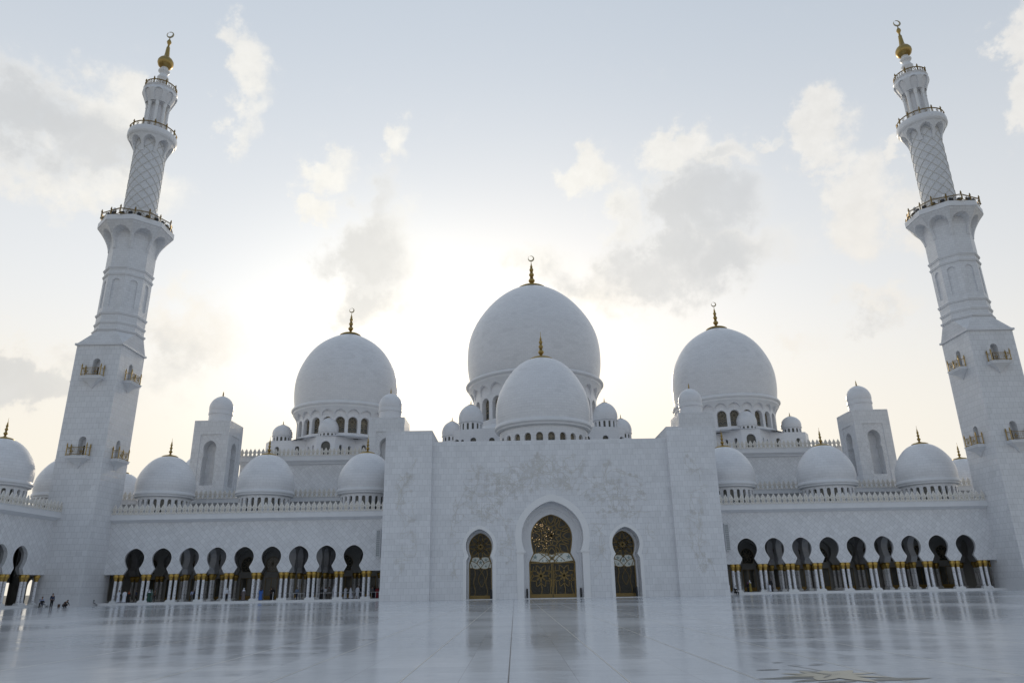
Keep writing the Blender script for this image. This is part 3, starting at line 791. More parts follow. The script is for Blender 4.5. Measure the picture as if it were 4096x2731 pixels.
    for k in range(8):
        for j in (-1.35, 0, 1.35):
            a = -PI/2+k*PI/4; A = 4.9
            inst('floodlight', cached('flood', fl), t, (A*math.cos(a)-j*math.sin(a), A*math.sin(a)+j*math.cos(a), 59.3), rz=a+PI/2)
    for a in (-PI/2-.42, -PI/2+PI/4+.33, -PI/2+PI/2+.4, PI):
        mb = MB(); mb.lathe([(.28, 59.3), (.28, 60.7), (.22, 61.), (.1, 61.15), (0, 61.2)], 12, (4.45*math.cos(a), 4.45*math.sin(a))); mb.build('vent_post', 'marble_white', t, smooth=True)
    # lattice drum with spiral ribs
    mb = MB(); mb.lathe([(2.48, 59.3), (2.48, 77)], 48); mb.build('lattice_shaft', 'marble_lattice', t, smooth=True)
    mb = MB()
    for s in (1, -1):
        for k in range(9):
            pts = []
            for i in range(61):
                z = 59.3+i*.27; a = k*2*PI/9+s*(z-59.3)/16.5*2*PI
                pts.append((2.5*math.cos(a), 2.5*math.sin(a), z))
            mb.tube(pts, .065, 5)
    mb.build('spiral_rib', 'rib_stone', t, smooth=True)
    # round corbel
    mb = MB(); rf = lambda z: 2.55+1.30*max(0, (z-72.9)/3.5)**1.6
    mb.fn = lambda X, Y, Z: ((rf(Z)*(1-Y)+2.5*Y)*math.cos(-PI/2+X/2.5), (rf(Z)*(1-Y)+2.5*Y)*math.sin(-PI/2+X/2.5), Z)
    pit = 2*PI*2.5/8
    cor = [(pit*.36, 73.2)]+[(pit*(.36+.06*i/5), 73.2+1.3*i/5) for i in range(1, 6)]+[(pit*.42*max(0, 1-(i/8)**2.2)**.6, 74.5+1.35*i/8) for i in range(1, 9)]
    cor[-1] = (0, cor[-1][1])
    # denser in angle: two sub-bays per arch via narrow strips
    arched_wall(mb, -PI*2.5, PI*2.5, 73.2, 76.4, 0, 1., [(-PI*2.5+(i+.5)*pit, cor) for i in range(8)], top=False, bottom=True)
    mb.build('round_corbel', 'marble_plain', t)
    mb = MB(); mb.lathe([(2.4, 76.1), (3.72, 76.15), (3.9, 76.35), (3.97, 76.6), (3.95, 77.2), (3.88, 77.5), (0, 77.5)], 64); mb.build('upper_platform', 'marble_plain', t, smooth=True, auto=40)
    ring_rail(t, 3.68, 77.5, 12, 1, h=1.0)
    mb = MB(); mb.lathe([(1.2, 77.5), (1.2, 84.)], 32); mb.build('core_shaft', 'marble_small', t, smooth=True)
    def pc():
        q = MB(); q.lathe([(.34, 77.5), (.34, 77.7), (.25, 77.75), (.25, 82.9), (.31, 82.95), (.31, 83.05), (.26, 83.1), (.36, 83.75), (.36, 83.95)], 14)
        return q.build('pillar', 'marble_white', smooth=True, mesh_only=True, auto=40)
    for k in range(8):
        a = k*PI/4+PI/8; inst('pillar', cached('pillar', pc), t, (1.66*math.cos(a), 1.66*math.sin(a), 0))
    mb = MB(); rb = lambda z: 2.08+.80*min(1., max(0., (z-83.9)/2.1))-.14*max(0, z-86.)**1.5*2
    mb.fn = lambda X, Y, Z: ((rb(Z)-Y)*math.cos(-PI/2+X/2.5), (rb(Z)-Y)*math.sin(-PI/2+X/2.5), Z)
    bo = [(pit*.33, 83.95)]+[(pit*.33, 83.95+1.2*i/4) for i in range(1, 5)]+[(pit*.33*math.cos(PI/2*i/6), 85.15+.95*math.sin(PI/2*i/6)) for i in range(1, 7)]
    arched_wall(mb, -PI*2.5, PI*2.5, 83.9, 86.9, 0, .22, [(-PI*2.5+(i+.5)*pit, bo) for i in range(8)], top=False)
    mb.build('bowl', 'marble_plain', t)
    mb = MB(); mb.lathe([(0, 83.9), (1.86, 83.9)]+[(rb(83.95+i*.32)-.22, 83.95+i*.32) for i in range(9)]+[(2.8, 86.9), (2.72, 87.05), (0, 87.05)], 48); mb.build('bowl_lining', 'marble_small', t, smooth=True, auto=35)
    ring_rail(t, 2.6, 87.05, 8, 2, h=.95)
    mb = MB(); mb.lathe([(.85, 87), (.78, 88.), (.68, 88.9), (.72, 89.3), (.98, 89.75), (1.0, 89.95), (.85, 90.25), (.66, 90.6), (.62, 90.9), (.8, 91.15), (.97, 91.4), (.97, 91.55), (.8, 91.8), (.62, 92.1), (.6, 92.4)], 32); mb.build('spire_base', 'marble_white', t, smooth=True)
    mb = MB(); mb.lathe([(.55, 92.2), (.9, 92.4), (1.2, 92.75), (1.36, 93.25), (1.33, 93.7), (1.1, 94.15), (.75, 94.5), (.5, 94.8), (.42, 95.2), (.33, 96.4), (.30, 96.9), (.19, 97.), (.17, 97.5), (.3, 97.8), (.40, 98.1), (.32, 98.4), (.12, 98.75), (.04, 99.2), (0, 99.2)], 32)
    f = mb.build('finial', 'gold', t, smooth=True)
    inst('crescent', cached(('cres', .68), lambda: mesh_crescent(.68)), f, (0, 0, 99.8))
    # balconies
    for zz in (20.4, 32.4):
        for k in (0, 1, 3):
            a = k*PI/2
            px_, py_ = ox+hs*math.sin(a), oy-hs*math.cos(a)
            b = inst('balcony', cached('bslab', mesh_balcony_slab), t, (px_, py_, zz), rz=a)
            inst('railing', cached('brail', mesh_balcony_rail), b, (0, -.06, .06))
            d = MB(); d.box(-.32, .32, 1.02, 1.06, .05, 1.9); inst('balcony_door', cached('bdoor2', lambda d=d: d.build('balcony_door', 'black_paint', mesh_only=True)), t, (px_, py_, zz), rz=a)
    return t

# ------------------------------------------------------------------ corner tower with blind ogee niches and small dome
NICHE = ogee(1.15, .93, 1.12, 19.2, 23.9, 24.35, 25.7, 27.1, steps=2)
def corner_tower(label, x, y):
    t = thing('corner_tower', label, 'tower', (x, y, 0), 0, 'square towers on the prayer hall roof'); hs = 3.2
    mb = MB(); pan = MB(); bk = MB()
    for k in range(4):
        ca, sa = math.cos(k*PI/2), math.sin(k*PI/2)
        fn = lambda X, Y, Z, ca=ca, sa=sa: (X*ca-(Y-hs)*sa, X*sa+(Y-hs)*ca, Z)
        for q in (mb, pan, bk): q.fn = fn
        rect = [(1.85, 18.4), (1.85, 28.2), (0, 28.2)]
        arched_wall(mb, -hs, hs, 12, 30.7, 0, .12, [(0, rect)], top=False, bottom=False)
        arched_wall(pan, -1.85, 1.85, 18.4, 28.2, .12, 1.9, [(0, NICHE)], top=False, bottom=False)
        fill(bk, 0, NICHE, 1.9)
    mb.fn = None; mb.box(-hs+.02, hs-.02, -hs+.02, hs-.02, 30.4, 30.72, 'b')
    mb.build('tower_wall', 'marble_portal', t); pan.build('niche_panel', 'marble_diamond', t); bk.build('niche', 'marble_portal', t)
    mb = MB(); mb.lathe([(2.05, 30.7), (2.05, 32.3), (2.16, 32.32), (2.17, 32.5), (2.1, 33.0)], 40)
    d = mb.build('neck', 'marble_small', t, smooth=True, auto=40)
    inst('small_dome', cached('towdome', lambda: mesh_shell(2.17, 32.9, 35.95, PROF_SMALL, 'marble_small', 40)), t)
    inst('finial', cached('towfin', lambda: mesh_finial(1.25, .16, .5, False)), t, (0, 0, 35.9))
    return t
# ================================================================== THE PLACE
# ground and court
mb = MB(); mb.quad((-6000, -6000, -.12), (6000, -6000, -.12), (6000, 6000, -.12), (-6000, 6000, -.12)); tag(mb.build('ground', 'sand_ground'), kind='structure')
mb = MB(); mb.box(-70, 70, -190, 14, -.1, 0, 'b'); tag(mb.build('court_floor', 'court_floor'), kind='structure')
def joint(x, w, mat): 
    mb = MB(); mb.quad((x-w/2, -190, .004), (x+w/2, -190, .004), (x+w/2, -7.3, .004), (x-w/2, -7.3, .004)); return tag(mb.build('floor_joint', mat), kind='structure')
joint(-5.42, .022, 'joint_dark')
for x in (-16.6, -12.2, -9.75, -7.35, -3.35, -1.15, 1.1, 3.3, 7.6, 12., 16.4): joint(x, .018, 'joint_light')
# flower inlay in the paving
fi = thing('floral_inlay', 'large flower inlaid in the marble floor with sand coloured petals and dark olive leaves', 'floor inlay', (.28, -94.9, 0))
def petal(cx, cy, a, L, W, z, mb, bend=0.):
    pts = []
    n = 12
    for i in range(n+1):
        t = i/n; w = W*math.sin(PI*min(1, t**.75))**.8; pts.append((t*L, w+bend*math.sin(PI*t)))
    for i in range(n-1, 0, -1):
        t = i/n; w = W*math.sin(PI*min(1, t**.75))**.8; pts.append((t*L, -w*.9+bend*math.sin(PI*t)))
    ca, sa = math.cos(a), math.sin(a)
    mb.add([(cx+x*ca-y*sa, cy+x*sa+y*ca, z) for x, y in pts], [tuple(range(len(pts)))])
mb = MB()
for k, (a, L, W) in enumerate([(.25, .98, .085), (.78, .95, .13), (1.35, .7, .11), (2.0, .75, .13), (2.75, .85, .09), (3.3, .95, .09), (4.1, .9, .15), (5.0, 1.1, .14), (5.75, 1.05, .09)]): petal(0, 0, a, L, W*1.45, .005+.0006*k, mb)
mb.build('petal', 'inlay_sand', fi)
mb = MB()
for k, (cx, cy, a, L, W, b) in enumerate([(-.3, -.25, 3.25, 1.15, .14, .05), (-.2, -.45, 3.6, .9, .12, 0), (.35, -.75, .1, 1.1, .16, .1), (-.55, 1.0, 3.25, .5, .07, .06), (-.15, 1.58, .1, .28, .025, 0), (.25, 1.65, .2, .35, .05, .03), (-.3, 2.2, .2, .28, .05, 0), (.2, .5, .3, .45, .04, .02), (.1, -.8, 3.4, .8, .1, .0)]): petal(cx, cy, a, L, W, .004+.0002*k, mb)
for k in range(9): petal(-.14+k*.035, -.03, 1.2, .2, .006, .0125, mb)
for a in (2.0, 4.1): petal(0, 0, a, .55, .03, .0122, mb)
mb.build('leaf', 'inlay_olive', fi)
mb = MB()
def stem(P, w=.018):
    for (a, b) in zip(P[:-1], P[1:]):
        dx, dy = b[0]-a[0], b[1]-a[1]; l = math.hypot(dx, dy); nx, ny = -dy/l*w, dx/l*w
        mb.add([(a[0]-nx, a[1]-ny, .0038), (b[0]-nx, b[1]-ny, .0038), (b[0]+nx, b[1]+ny, .0038), (a[0]+nx, a[1]+ny, .0038)], [(0, 1, 2, 3)])
stem([(.05, .2), (.1, .6), (.05, 1.0), (-.05, 1.4), (-.15, 1.7)]); stem([(-.5, .95), (-.2, .8), (.0, .6)]); stem([(.15, -.2), (.35, -.6), (.45, -1.0)])
mb.build('stem', 'inlay_stem', fi)

# ------------------------------------------------------------------ portal
pt = thing('entrance_portal', 'tall white marble entrance portal with three keyhole arches and carved flower relief', 'portal', (0, 0, 0))
YP, YC = -7.9, -7.05
CD = ogee(4.25, 3.83, 4.02, 0., 5.85, 6.12, 7.95, 12.8, steps=2, n2=16)
SD = ogee(1.87, 1.49, 1.79, 0., 5.1, 5.62, 6.95, 9.18, steps=2)
mb = MB(); arched_wall(mb, -16.8, 16.8, 0, 21.3, YC, YC+3.4, [(-10.05, SD), (0, CD), (10.05, SD)], back=False, splay=0, bottom=False)
mb.build('centre_wall', 'marble_portal', pt)
for s in (-1, 1):
    mb = MB(); a, b = sorted((s*16.75, s*23.35))
    mb.box(a, b, YP, 1.2, 0, 22.8)
    mb.build('pier', 'marble_portal', pt)
mb = MB(); mb.box(-16.75, 16.75, YC+3.4, 15, 20.9, 21.28); mb.box(-23.3, -16.75, 1.2, 15, 0, 21.2); mb.box(16.75, 23.3, 1.2, 15, 0, 21.2); mb.box(-23.3, 23.3, 15, 15.6, 0, 21.2)
mb.build('hall_shell', 'shaded_inner_stone', pt)
mb = MB(); mb.box(-16.75, 16.75, YC, YC+.5, 21.3, 21.42, 'b'); 
for s in (-1, 1): a, b = sorted((s*16.75, s*23.35)); mb.box(a-.02, b+.02, YP-.02, 1.2, 22.8, 22.9, 'b')
mb.build('coping', 'marble_plain', pt)
# plinth course
def plin(x0, x1, y):
    mb = MB(); mb.box(x0, x1, y-.05, y, 0, .95, 'kb'); mb.box(x0, x1, y-.035, y, .95, 1.32, 'kb'); mb.build('plinth_course', 'marble_portal', pt)
plin(-23.4, -16.75, YP); plin(16.75, 23.4, YP)
for a, b in ((-16.75, -12.45), (-7.75, -4.98), (4.98, 7.75), (12.45, 16.75)): plin(a, b, YC)
# smooth surrounds
def surround(xc, ol, out, y, th):
    mb = MB(); N = len(ol)
    for s in (1, -1):
        for i in range(N-1):
            a, b, c, d = (xc+s*ol[i][0], ol[i][1]), (xc+s*out[i][0], out[i][1]), (xc+s*out[i+1][0], out[i+1][1]), (xc+s*ol[i+1][0], ol[i+1][1])
            for e in ([(p[0], y-th, p[1]) for p in (a, b, c, d)], [(b[0], y-th, b[1]), (b[0], y, b[1]), (c[0], y, c[1]), (c[0], y-th, c[1])], [(a[0], y, a[1]), (a[0], y-th, a[1]), (d[0], y-th, d[1]), (d[0], y, d[1])]):
                if s < 0: e.reverse()
                mb.quad(*e)
    return mb
CDO = ogee(5.15, 4.85, 4.95, 0., 5.85, 6.12, 7.95, 13.75, steps=2, n2=16)
SDO = ogee(2.33, 2.05, 2.25, 0., 5.1, 5.62, 6.95, 9.68, steps=2)
surround(0, CD, CDO, YC, .06).build('arch_surround', 'marble_white', pt)
for s in (-1, 1): surround(s*10.05, SD, SDO, YC, .05).build('arch_surround', 'marble_white', pt)
mb = MB()
for s in (-1, 1):
    a, b = sorted((s*3.72, s*5.05)); mb.box(a, b, YC-.2, YC-.062, 5.98, 6.16); mb.box(a+.06, b-.05, YC-.14, YC-.063, 5.86, 5.978, 't')
mb.build('impost', 'marble_white', pt)
# inner rings and doors
IC = ogee(2.93, 2.62, 3.25, .0, 4.75, 5.98, 8.05, 11.25, steps=5, n2=14)
IS = ogee(1.62, 1.32, 1.60, .0, 4.75, 5.58, 6.9, 8.85, steps=4)
RC = ogee(3.80, 3.42, 3.60, 0., 5.75, 6.05, 8.0, 12.05, steps=2, n2=14)
mb = MB(); arched_wall(mb, -4.7, 4.7, 0, 13.4, YC+2.2, YC+2.5, [(0, RC)], bottom=False); arched_wall(mb, -4.2, 4.2, 0, 12.8, YC+2.5, YC+3.5, [(0, IC)], bottom=False)
mb.build('inner_arch', 'marble_plain', pt)
for s in (-1, 1):
    mb = MB(); arched_wall(mb, s*10.05-2.2, s*10.05+2.2, 0, 9.9, YC+2.7, YC+3.4, [(s*10.05, IS)], bottom=False)
    mb.build('inner_arch', 'marble_plain', pt)
def flowers(put, cx, cz, R, petals, wid, rot=0., inner=0.):
    for k in range(petals):
        a = rot+k*2*PI/petals
        for s in (1, -1):
            P = []
            for i in range(13):
                t = i/12; r = inner+(R-inner)*t; w = s*wid*math.sin(PI*t)
                P.append((cx+r*math.cos(a)-w*math.sin(a), cz+r*math.sin(a)+w*math.cos(a)))
            put(P)
def clipper(mb, ol, xc, y, w, th):
    def put(P, w=w):
        seg = []
        for p in P:
            if inside(ol, p[0]-xc, p[1]): seg.append(p)
            else:
                mb.ribbon(seg, w, y, th); seg = []
        mb.ribbon(seg, w, y, th)
    return put
def main_door():
    d = thing('central_door', 'wide golden lattice double door under a glazed flower fanlight, middle of the portal', 'door', (0, YC+3.3, 0), 0, 'golden lattice doors of the portal')
    mb = MB(); fill(mb, 0, IC, .05); mb.build('pane', 'clear_glass', d)
    mb = MB()
    up = [(x, z) for x, z in IC if z >= 4.7]; fo = full_outline(0, [(x-.07, z) for x, z in IC[:-1]]+[(0, IC[-1][1]-.1)])
    mb.ribbon(fo, .16, .02, .14)
    mb.build('frame', 'door_bronze', d)
    mb = MB(); put = clipper(mb, IC, 0, 0., .11, .07)
    flowers(put, 0, 8.35, 1.3, 8, .22)
    flowers(put, 0, 8.35, 3.3, 8, .5, 0, 1.6)
    for k in range(8):
        a = k*PI/4; put([(2.45*math.cos(a)+1.15*math.cos(a+PI*.5+PI*i/12), 8.35+2.45*math.sin(a)+1.15*math.sin(a+PI*.5+PI*i/12)) for i in range(13)])
    mb.build('fanlight_lattice', 'door_bronze', d)
    # etched white band
    lo = [(3.1, 5.05), (2.95, 5.2), (2.9, 5.4), (2.78, 5.5), (2.7, 5.7), (2.5, 5.85)]
    top = [(2.45, 5.95), (1.9, 6.06), (1.2, 6.05), (.6, 5.98), (0, 5.75)]
    bot = [(0, 4.72), (.6, 4.62), (1.2, 4.62), (1.9, 4.78), (2.6, 4.86), (3.1, 4.88)]
    half = bot+lo+top
    mb = MB(); ring = [(x, z) for x, z in half]+[(-x, z) for x, z in reversed(half) if x > 0]
    n = len(half)
    for a, b in zip(range(0, 5), range(1, 6)):
        pass
    tops = lambda x: np.interp(x, [0, .6, 1.2, 1.9, 2.45, 2.5, 2.7, 2.78, 2.9, 2.95, 3.1], [5.75, 5.98, 6.05, 6.06, 5.95, 5.85, 5.7, 5.5, 5.4, 5.2, 5.05])
    bots = lambda x: np.interp(x, [0, .6, 1.2, 1.9, 2.6, 3.1], [4.72, 4.62, 4.62, 4.78, 4.86, 4.88])
    xs = np.linspace(-3.1, 3.1, 50)
    for a, b in zip(xs[:-1], xs[1:]): mb.quad(*[(float(x), -.02, float(z)) for x, z in ((a, bots(abs(a))), (b, bots(abs(b))), (b, tops(abs(b))), (a, tops(abs(a))))])
    mb.build('etched_band', 'etched_panel', d)
    mb = MB()
    def star(cx, cz, r):
        P = []
        for k in range(10): q = r if k % 2 == 0 else r*.36; P.append((cx+q*math.sin(k*PI/5), cz+q*math.cos(k*PI/5)))
        mb.add([(x, -.035, z) for x, z in P]+[(cx, -.035, cz)], [(k, 10, (k+1) % 10) for k in range(10)])
    for x, z, r in ((0, 5.3, .22), (.75, 5.0, .2), (-.75, 5.0, .2), (1.35, 5.75, .24), (-1.35, 5.75, .24), (1.3, 4.95, .18), (-1.3, 4.95, .18), (2.35, 5.45, .4), (-2.35, 5.45, .4), (.6, 5.7, .14), (-.6, 5.7, .14)): star(x, z, r)
    mb.build('star', 'star_inlay', d)
    mb = MB(); bt = lambda P, w=.075: mb.ribbon([p for p in P if bots(abs(p[0]))-.02 <= p[1] <= tops(abs(p[0]))+.02 and abs(p[0]) < 3.1], w, -.04, .04)
    for s in (1, -1):
        for x0, x1 in ((-.9, 2.0), (-.5, 1.0), (-2.2, .4), (.1, 2.2)):
            bt([(s*(x0+(x1-x0)*i/14), 4.6+1.5*math.sin(PI/2*i/14)) for i in range(15)])
    mb.ribbon([(float(x), float(tops(abs(x)))) for x in xs], .08, -.04, .05); mb.ribbon([(float(x), float(bots(abs(x)))) for x in xs], .10, -.04, .05)
    mb.build('band_tracery', 'door_bronze', d)
    for s in (-1, 1):
        mb = MB()
        a, b = sorted((s*.04, s*3.17))
        mb.box(a, b, -.08, 0, .02, .55); mb.box(a, a+.12, -.08, 0, .55, 4.75); mb.box(b-.12, b, -.08, 0, .55, 4.75); mb.box(a, b, -.08, 0, 4.62, 4.76)
        cx = s*1.62
        LO = [(1.56, .5), (1.56, 4.7), (0, 4.7)]
        put = clipper(mb, LO, s*1.6, -.01, .10, .06)
        flowers(put, cx, 2.95, 1.55, 8, .33, PI/8)
        put([(cx+.12*math.sin(i*.5), .5+i*.2) for i in range(8)], .11); put([(cx-s*1.2+.1*math.sin(i*.4), .5+i*.22) for i in range(18)]); put([(cx+s*1.25-.3*math.sin(i*.25), .5+i*.22) for i in range(18)])
        lf = mb.build('door_leaf', 'door_bronze', d)
        mb = MB(); mb.tube([(s*.2, -.2, 1.5), (s*.2, -.2, 2.4)], .035, 6); mb.box(s*.2-.02, s*.2+.02, -.2, -.06, 1.55, 1.6); mb.box(s*.2-.02, s*.2+.02, -.2, -.06, 2.3, 2.35); mb.build('handle', 'gold', lf)
main_door()
def side_door(s, lab):
    d = thing('side_door', lab, 'door', (s*10.05, YC+3.3, 0), 0, 'golden lattice doors of the portal')
    mb = MB(); fill(mb, 0, IS, .05); mb.build('pane', 'clear_glass', d)
    mb = MB(); mb.ribbon(full_outline(0, [(x-.05, z) for x, z in IS[:-1]]+[(0, IS[-1][1]-.07)]), .12, .02, .12); mb.build('frame', 'door_bronze', d)
    mb = MB(); put = clipper(mb, IS, 0, 0., .09, .06)
    flowers(put, 0, 7.0, .95, 8, .2, PI/8); flowers(put, 0, 7.0, 1.75, 8, .3, 0, .5); mb.build('fanlight_lattice', 'door_bronze', d)
    xs = np.linspace(-1.52, 1.52, 25); tp = lambda x: 5.62-.12*abs(x)**2*.6-.18*(abs(x) < .15); bt_ = lambda x: 3.98+.12*math.cos(x*4)
    tp = lambda x: float(np.interp(abs(x), [0, .25, .8, 1.2, 1.25, 1.4, 1.52], [5.42, 5.58, 5.62, 5.5, 5.2, 4.9, 4.7]))
    bt_ = lambda x: float(np.interp(abs(x), [0, .4, .8, 1.1, 1.52], [4.12, 3.98, 3.98, 4.12, 4.1]))
    mb = MB()
    for a, b in zip(xs[:-1], xs[1:]): mb.quad(*[(float(x), -.02, z) for x, z in ((a, bt_(a)), (b, bt_(b)), (b, tp(b)), (a, tp(a)))])
    mb.build('etched_band', 'etched_panel', d)
    mb = MB()
    for x, z, r in ((0, 4.85, .36), (.75, 5.2, .3), (-.75, 5.2, .3), (.75, 4.35, .22), (-.75, 4.35, .22)):
        P = []
        for k in range(10): q = r if k % 2 == 0 else r*.36; P.append((x+q*math.sin(k*PI/5), z+q*math.cos(k*PI/5)))
        mb.add([(a, -.035, b) for a, b in P]+[(x, -.035, z)], [(k, 10, (k+1) % 10) for k in range(10)])
    mb.build('star', 'star_inlay', d)
    mb = MB()
    for q in (1, -1):
        for pa in ([(0, 4.12), (.3, 4.5), (.6, 4.8), (1., 5.0), (1.45, 5.1)], [(0, 5.42), (-.3, 5.1), (-.5, 4.7), (-.45, 4.7)], [(0, 5.42), (.4, 5.0), (.55, 4.7)], [(1.5, 4.95), (1.25, 4.5), (1.1, 4.12)]):
            mb.ribbon([(q*x, z) for x, z in pa], .07, -.04, .04)
    mb.ribbon([(float(x), tp(x)) for x in xs], .07, -.04, .04); mb.ribbon([(float(x), bt_(x)) for x in xs], .08, -.04, .04)
    mb.build('band_tracery', 'door_bronze', d)
    mb = MB(); mb.box(-1.55, 1.55, -.08, 0, .02, .5); mb.box(-1.55, -1.45, -.08, 0, .5, 4.); mb.box(1.45, 1.55, -.08, 0, .5, 4.)
    for x0 in (-.85, .85): mb.ribbon([(x0+.12*math.sin(i*.55), .5+i*.2) for i in range(18)], .08, -.01, .06)
    for q in (1, -1): mb.ribbon([(.15+q*(.45*math.sin(i*.32)), 1.6+i*.2) for i in range(13)], .06, -.01, .06)
    mb.build('door_leaf', 'door_bronze', d)
side_door(-1, 'narrow arched golden lattice door to the left of the wide central door')
side_door(1, 'narrow arched golden lattice door to the right of the wide central door')
mb = MB(); mb.box(-4.1, 4.1, YC-.35, YC+3.4, 0, .06); tag(mb.build('door_sill', 'marble_white', pt))
for s in (-1, 1): mb = MB(); mb.box(s*10.05-1.85, s*10.05+1.85, YC-.3, YC+3.4, 0, .05); mb.build('door_sill', 'marble_white', pt)
for x, lab in ((-3.6, 'dark waist-high post against the left jamb of the central doorway'), (3.75, 'dark waist-high post against the right jamb of the central doorway'), (-8.55, 'dark waist-high post beside the left side door'), (11.4, 'dark waist-high post beside the right side door')):
    mb = MB(); mb.lathe([(.13, .06), (.13, 1.15), (.10, 1.28), (.03, 1.33), (0, 1.33)], 12); o = mb.build('door_post', 'black_paint', None, (x, YC+1.9, 0), smooth=True, auto=40); tag(o, lab, 'post', 'dark posts beside the portal doors')
# chandelier glimmering behind the fanlight
ch = thing('chandelier', 'glittering crystal chandelier glimpsed behind the glazed central fanlight', 'chandelier', (-1.1, 2.2, 0))
mb = MB(); mb.lathe([(.02, 20.9), (.03, 11.), (.4, 10.8), (1.5, 9.2), (1.7, 8.9), (1.2, 8.0), (.8, 7.2), (.2, 6.6), (0, 6.6)], 16); mb.build('chandelier_frame', 'gold_dark', ch)
mb = MB()
for i in range(90):
    a = rnd.uniform(PI, 2*PI); z = rnd.uniform(6.6, 10.6); r = float(np.interp(z, [6.6, 7.2, 8., 8.9, 9.2, 10.8], [.25, .85, 1.25, 1.75, 1.55, .45]))+.05
    s_ = rnd.choice([.018, .025, .035, .05]); c = (r*math.cos(a), r*math.sin(a), z)
    mb.add([(c[0]+dx*s_, c[1]+dy*s_, c[2]+dz*s_) for dx, dy, dz in ((1, 0, 0), (-1, 0, 0), (0, 1, 0), (0, -1, 0), (0, 0, 1), (0, 0, -1))], [(0, 2, 4), (2, 1, 4), (1, 3, 4), (3, 0, 4), (2, 0, 5), (1, 2, 5), (3, 1, 5), (0, 3, 5)])
mb.build('crystal', 'crystal_light', ch)

# carved vines on the portal
def vine_field(mb, mb2, ok, y, seeds, rs, L=(14, 34), w=.045):
    r = random.Random(rs)
    for (x, z, a) in seeds:
        stack = [(x, z, a, r.randint(*L), w)]
        while stack:
            x, z, a, n, ww = stack.pop(); k = r.uniform(-.16, .16); P = []
            for i in range(n):
                if not ok(x, z): break
                P.append((x, z)); k += r.uniform(-.05, .05); k = max(-.26, min(.26, k)); a += k
                x += .23*math.cos(a); z += .23*math.sin(a)
                if i % 4 == 2:      # leaf
                    y_ = y-.013-r.random()*.012
                    s_ = 1 if r.random() < .5 else -1; b = a+s_*r.uniform(.6, 1.2); l = r.uniform(.12, .24)
                    mb2.add([(x, y_, z), (x+l*.5*math.cos(b-.35), y_, z+l*.5*math.sin(b-.35)), (x+l*math.cos(b), y_, z+l*math.sin(b)), (x+l*.5*math.cos(b+.35), y_, z+l*.5*math.sin(b+.35))], [(0, 1, 2, 3)])
                if i % 7 == 5 and n > 9 and ww > .03: stack.append((x, z, a+(1 if r.random() < .5 else -1)*r.uniform(.5, 1.1), r.randint(4, 12), ww*.8))
            if len(P) > 2: mb.ribbon(P, ww, y-r.random()*.01, .012)
            if len(P) > 3:          # blossom at the tip
                cx, cz = P[-1]; R = r.uniform(.22, .42); ro = r.uniform(0, 6)
                Q = [(cx+R*(.62+.38*math.cos(5*t*2*PI/30))*math.cos(t*2*PI/30+ro), cz+R*(.62+.38*math.cos(5*t*2*PI/30))*math.sin(t*2*PI/30+ro)) for t in range(30)]
                if all(ok(*q) for q in Q): mb.ribbon(Q, .035, y-r.random()*.012, .013, close=True)
def okc(x, z):
    if abs(x) < 5.3 and z < 14.2-.9*(abs(x)/5.3)**2*1.6: return False
    if 7.5 < abs(x) < 12.6 and z < 10.3-.6*abs(abs(x)-10.05)/2.5: return False
    if abs(x) > 14.2-.10*max(0, z-9)**1.3 or z < 2.6: return False
    return z < 19.3-2.2*(abs(x)/9)**2*.55-(.9*math.sin(x*1.3) if abs(x) > 1 else 0)
def seeds(n, x0, x1, z0, z1, ok, rs):
    r = random.Random(rs); out = []
    while len(out) < n:
        x, z = r.uniform(x0, x1), r.uniform(z0, z1)
        if ok(x, z): out.append((x, z, r.uniform(0, 2*PI)))
    return out
A, B = MB(), MB(); sd_ = seeds(52, 0, 14, 2.6, 19, okc, 3)
vine_field(A, B, okc, YC, sd_, 5); vine_field(A, B, okc, YC, seeds(52, -14, 0, 2.6, 19, okc, 4), 6)
A.add(B.V, B.F); A.build('carved_relief', 'relief_gold', pt)
for s in (-1, 1):
    okp = lambda x, z, s=s: abs(x-s*(20.05+.5*math.sin(z*.55))) < 1.35-.8*max(0, (z-15.5)/4.5)**1.5 and 2.4 < z < 20
    A, B = MB(), MB(); vine_field(A, B, okp, YP, seeds(28, min(s*18, s*22), max(s*18, s*22), 2.4, 20, okp, 11+s), 8+s, (8, 22), .04)
    A.add(B.V, B.F); A.build('carved_relief', 'relief_gold', pt)

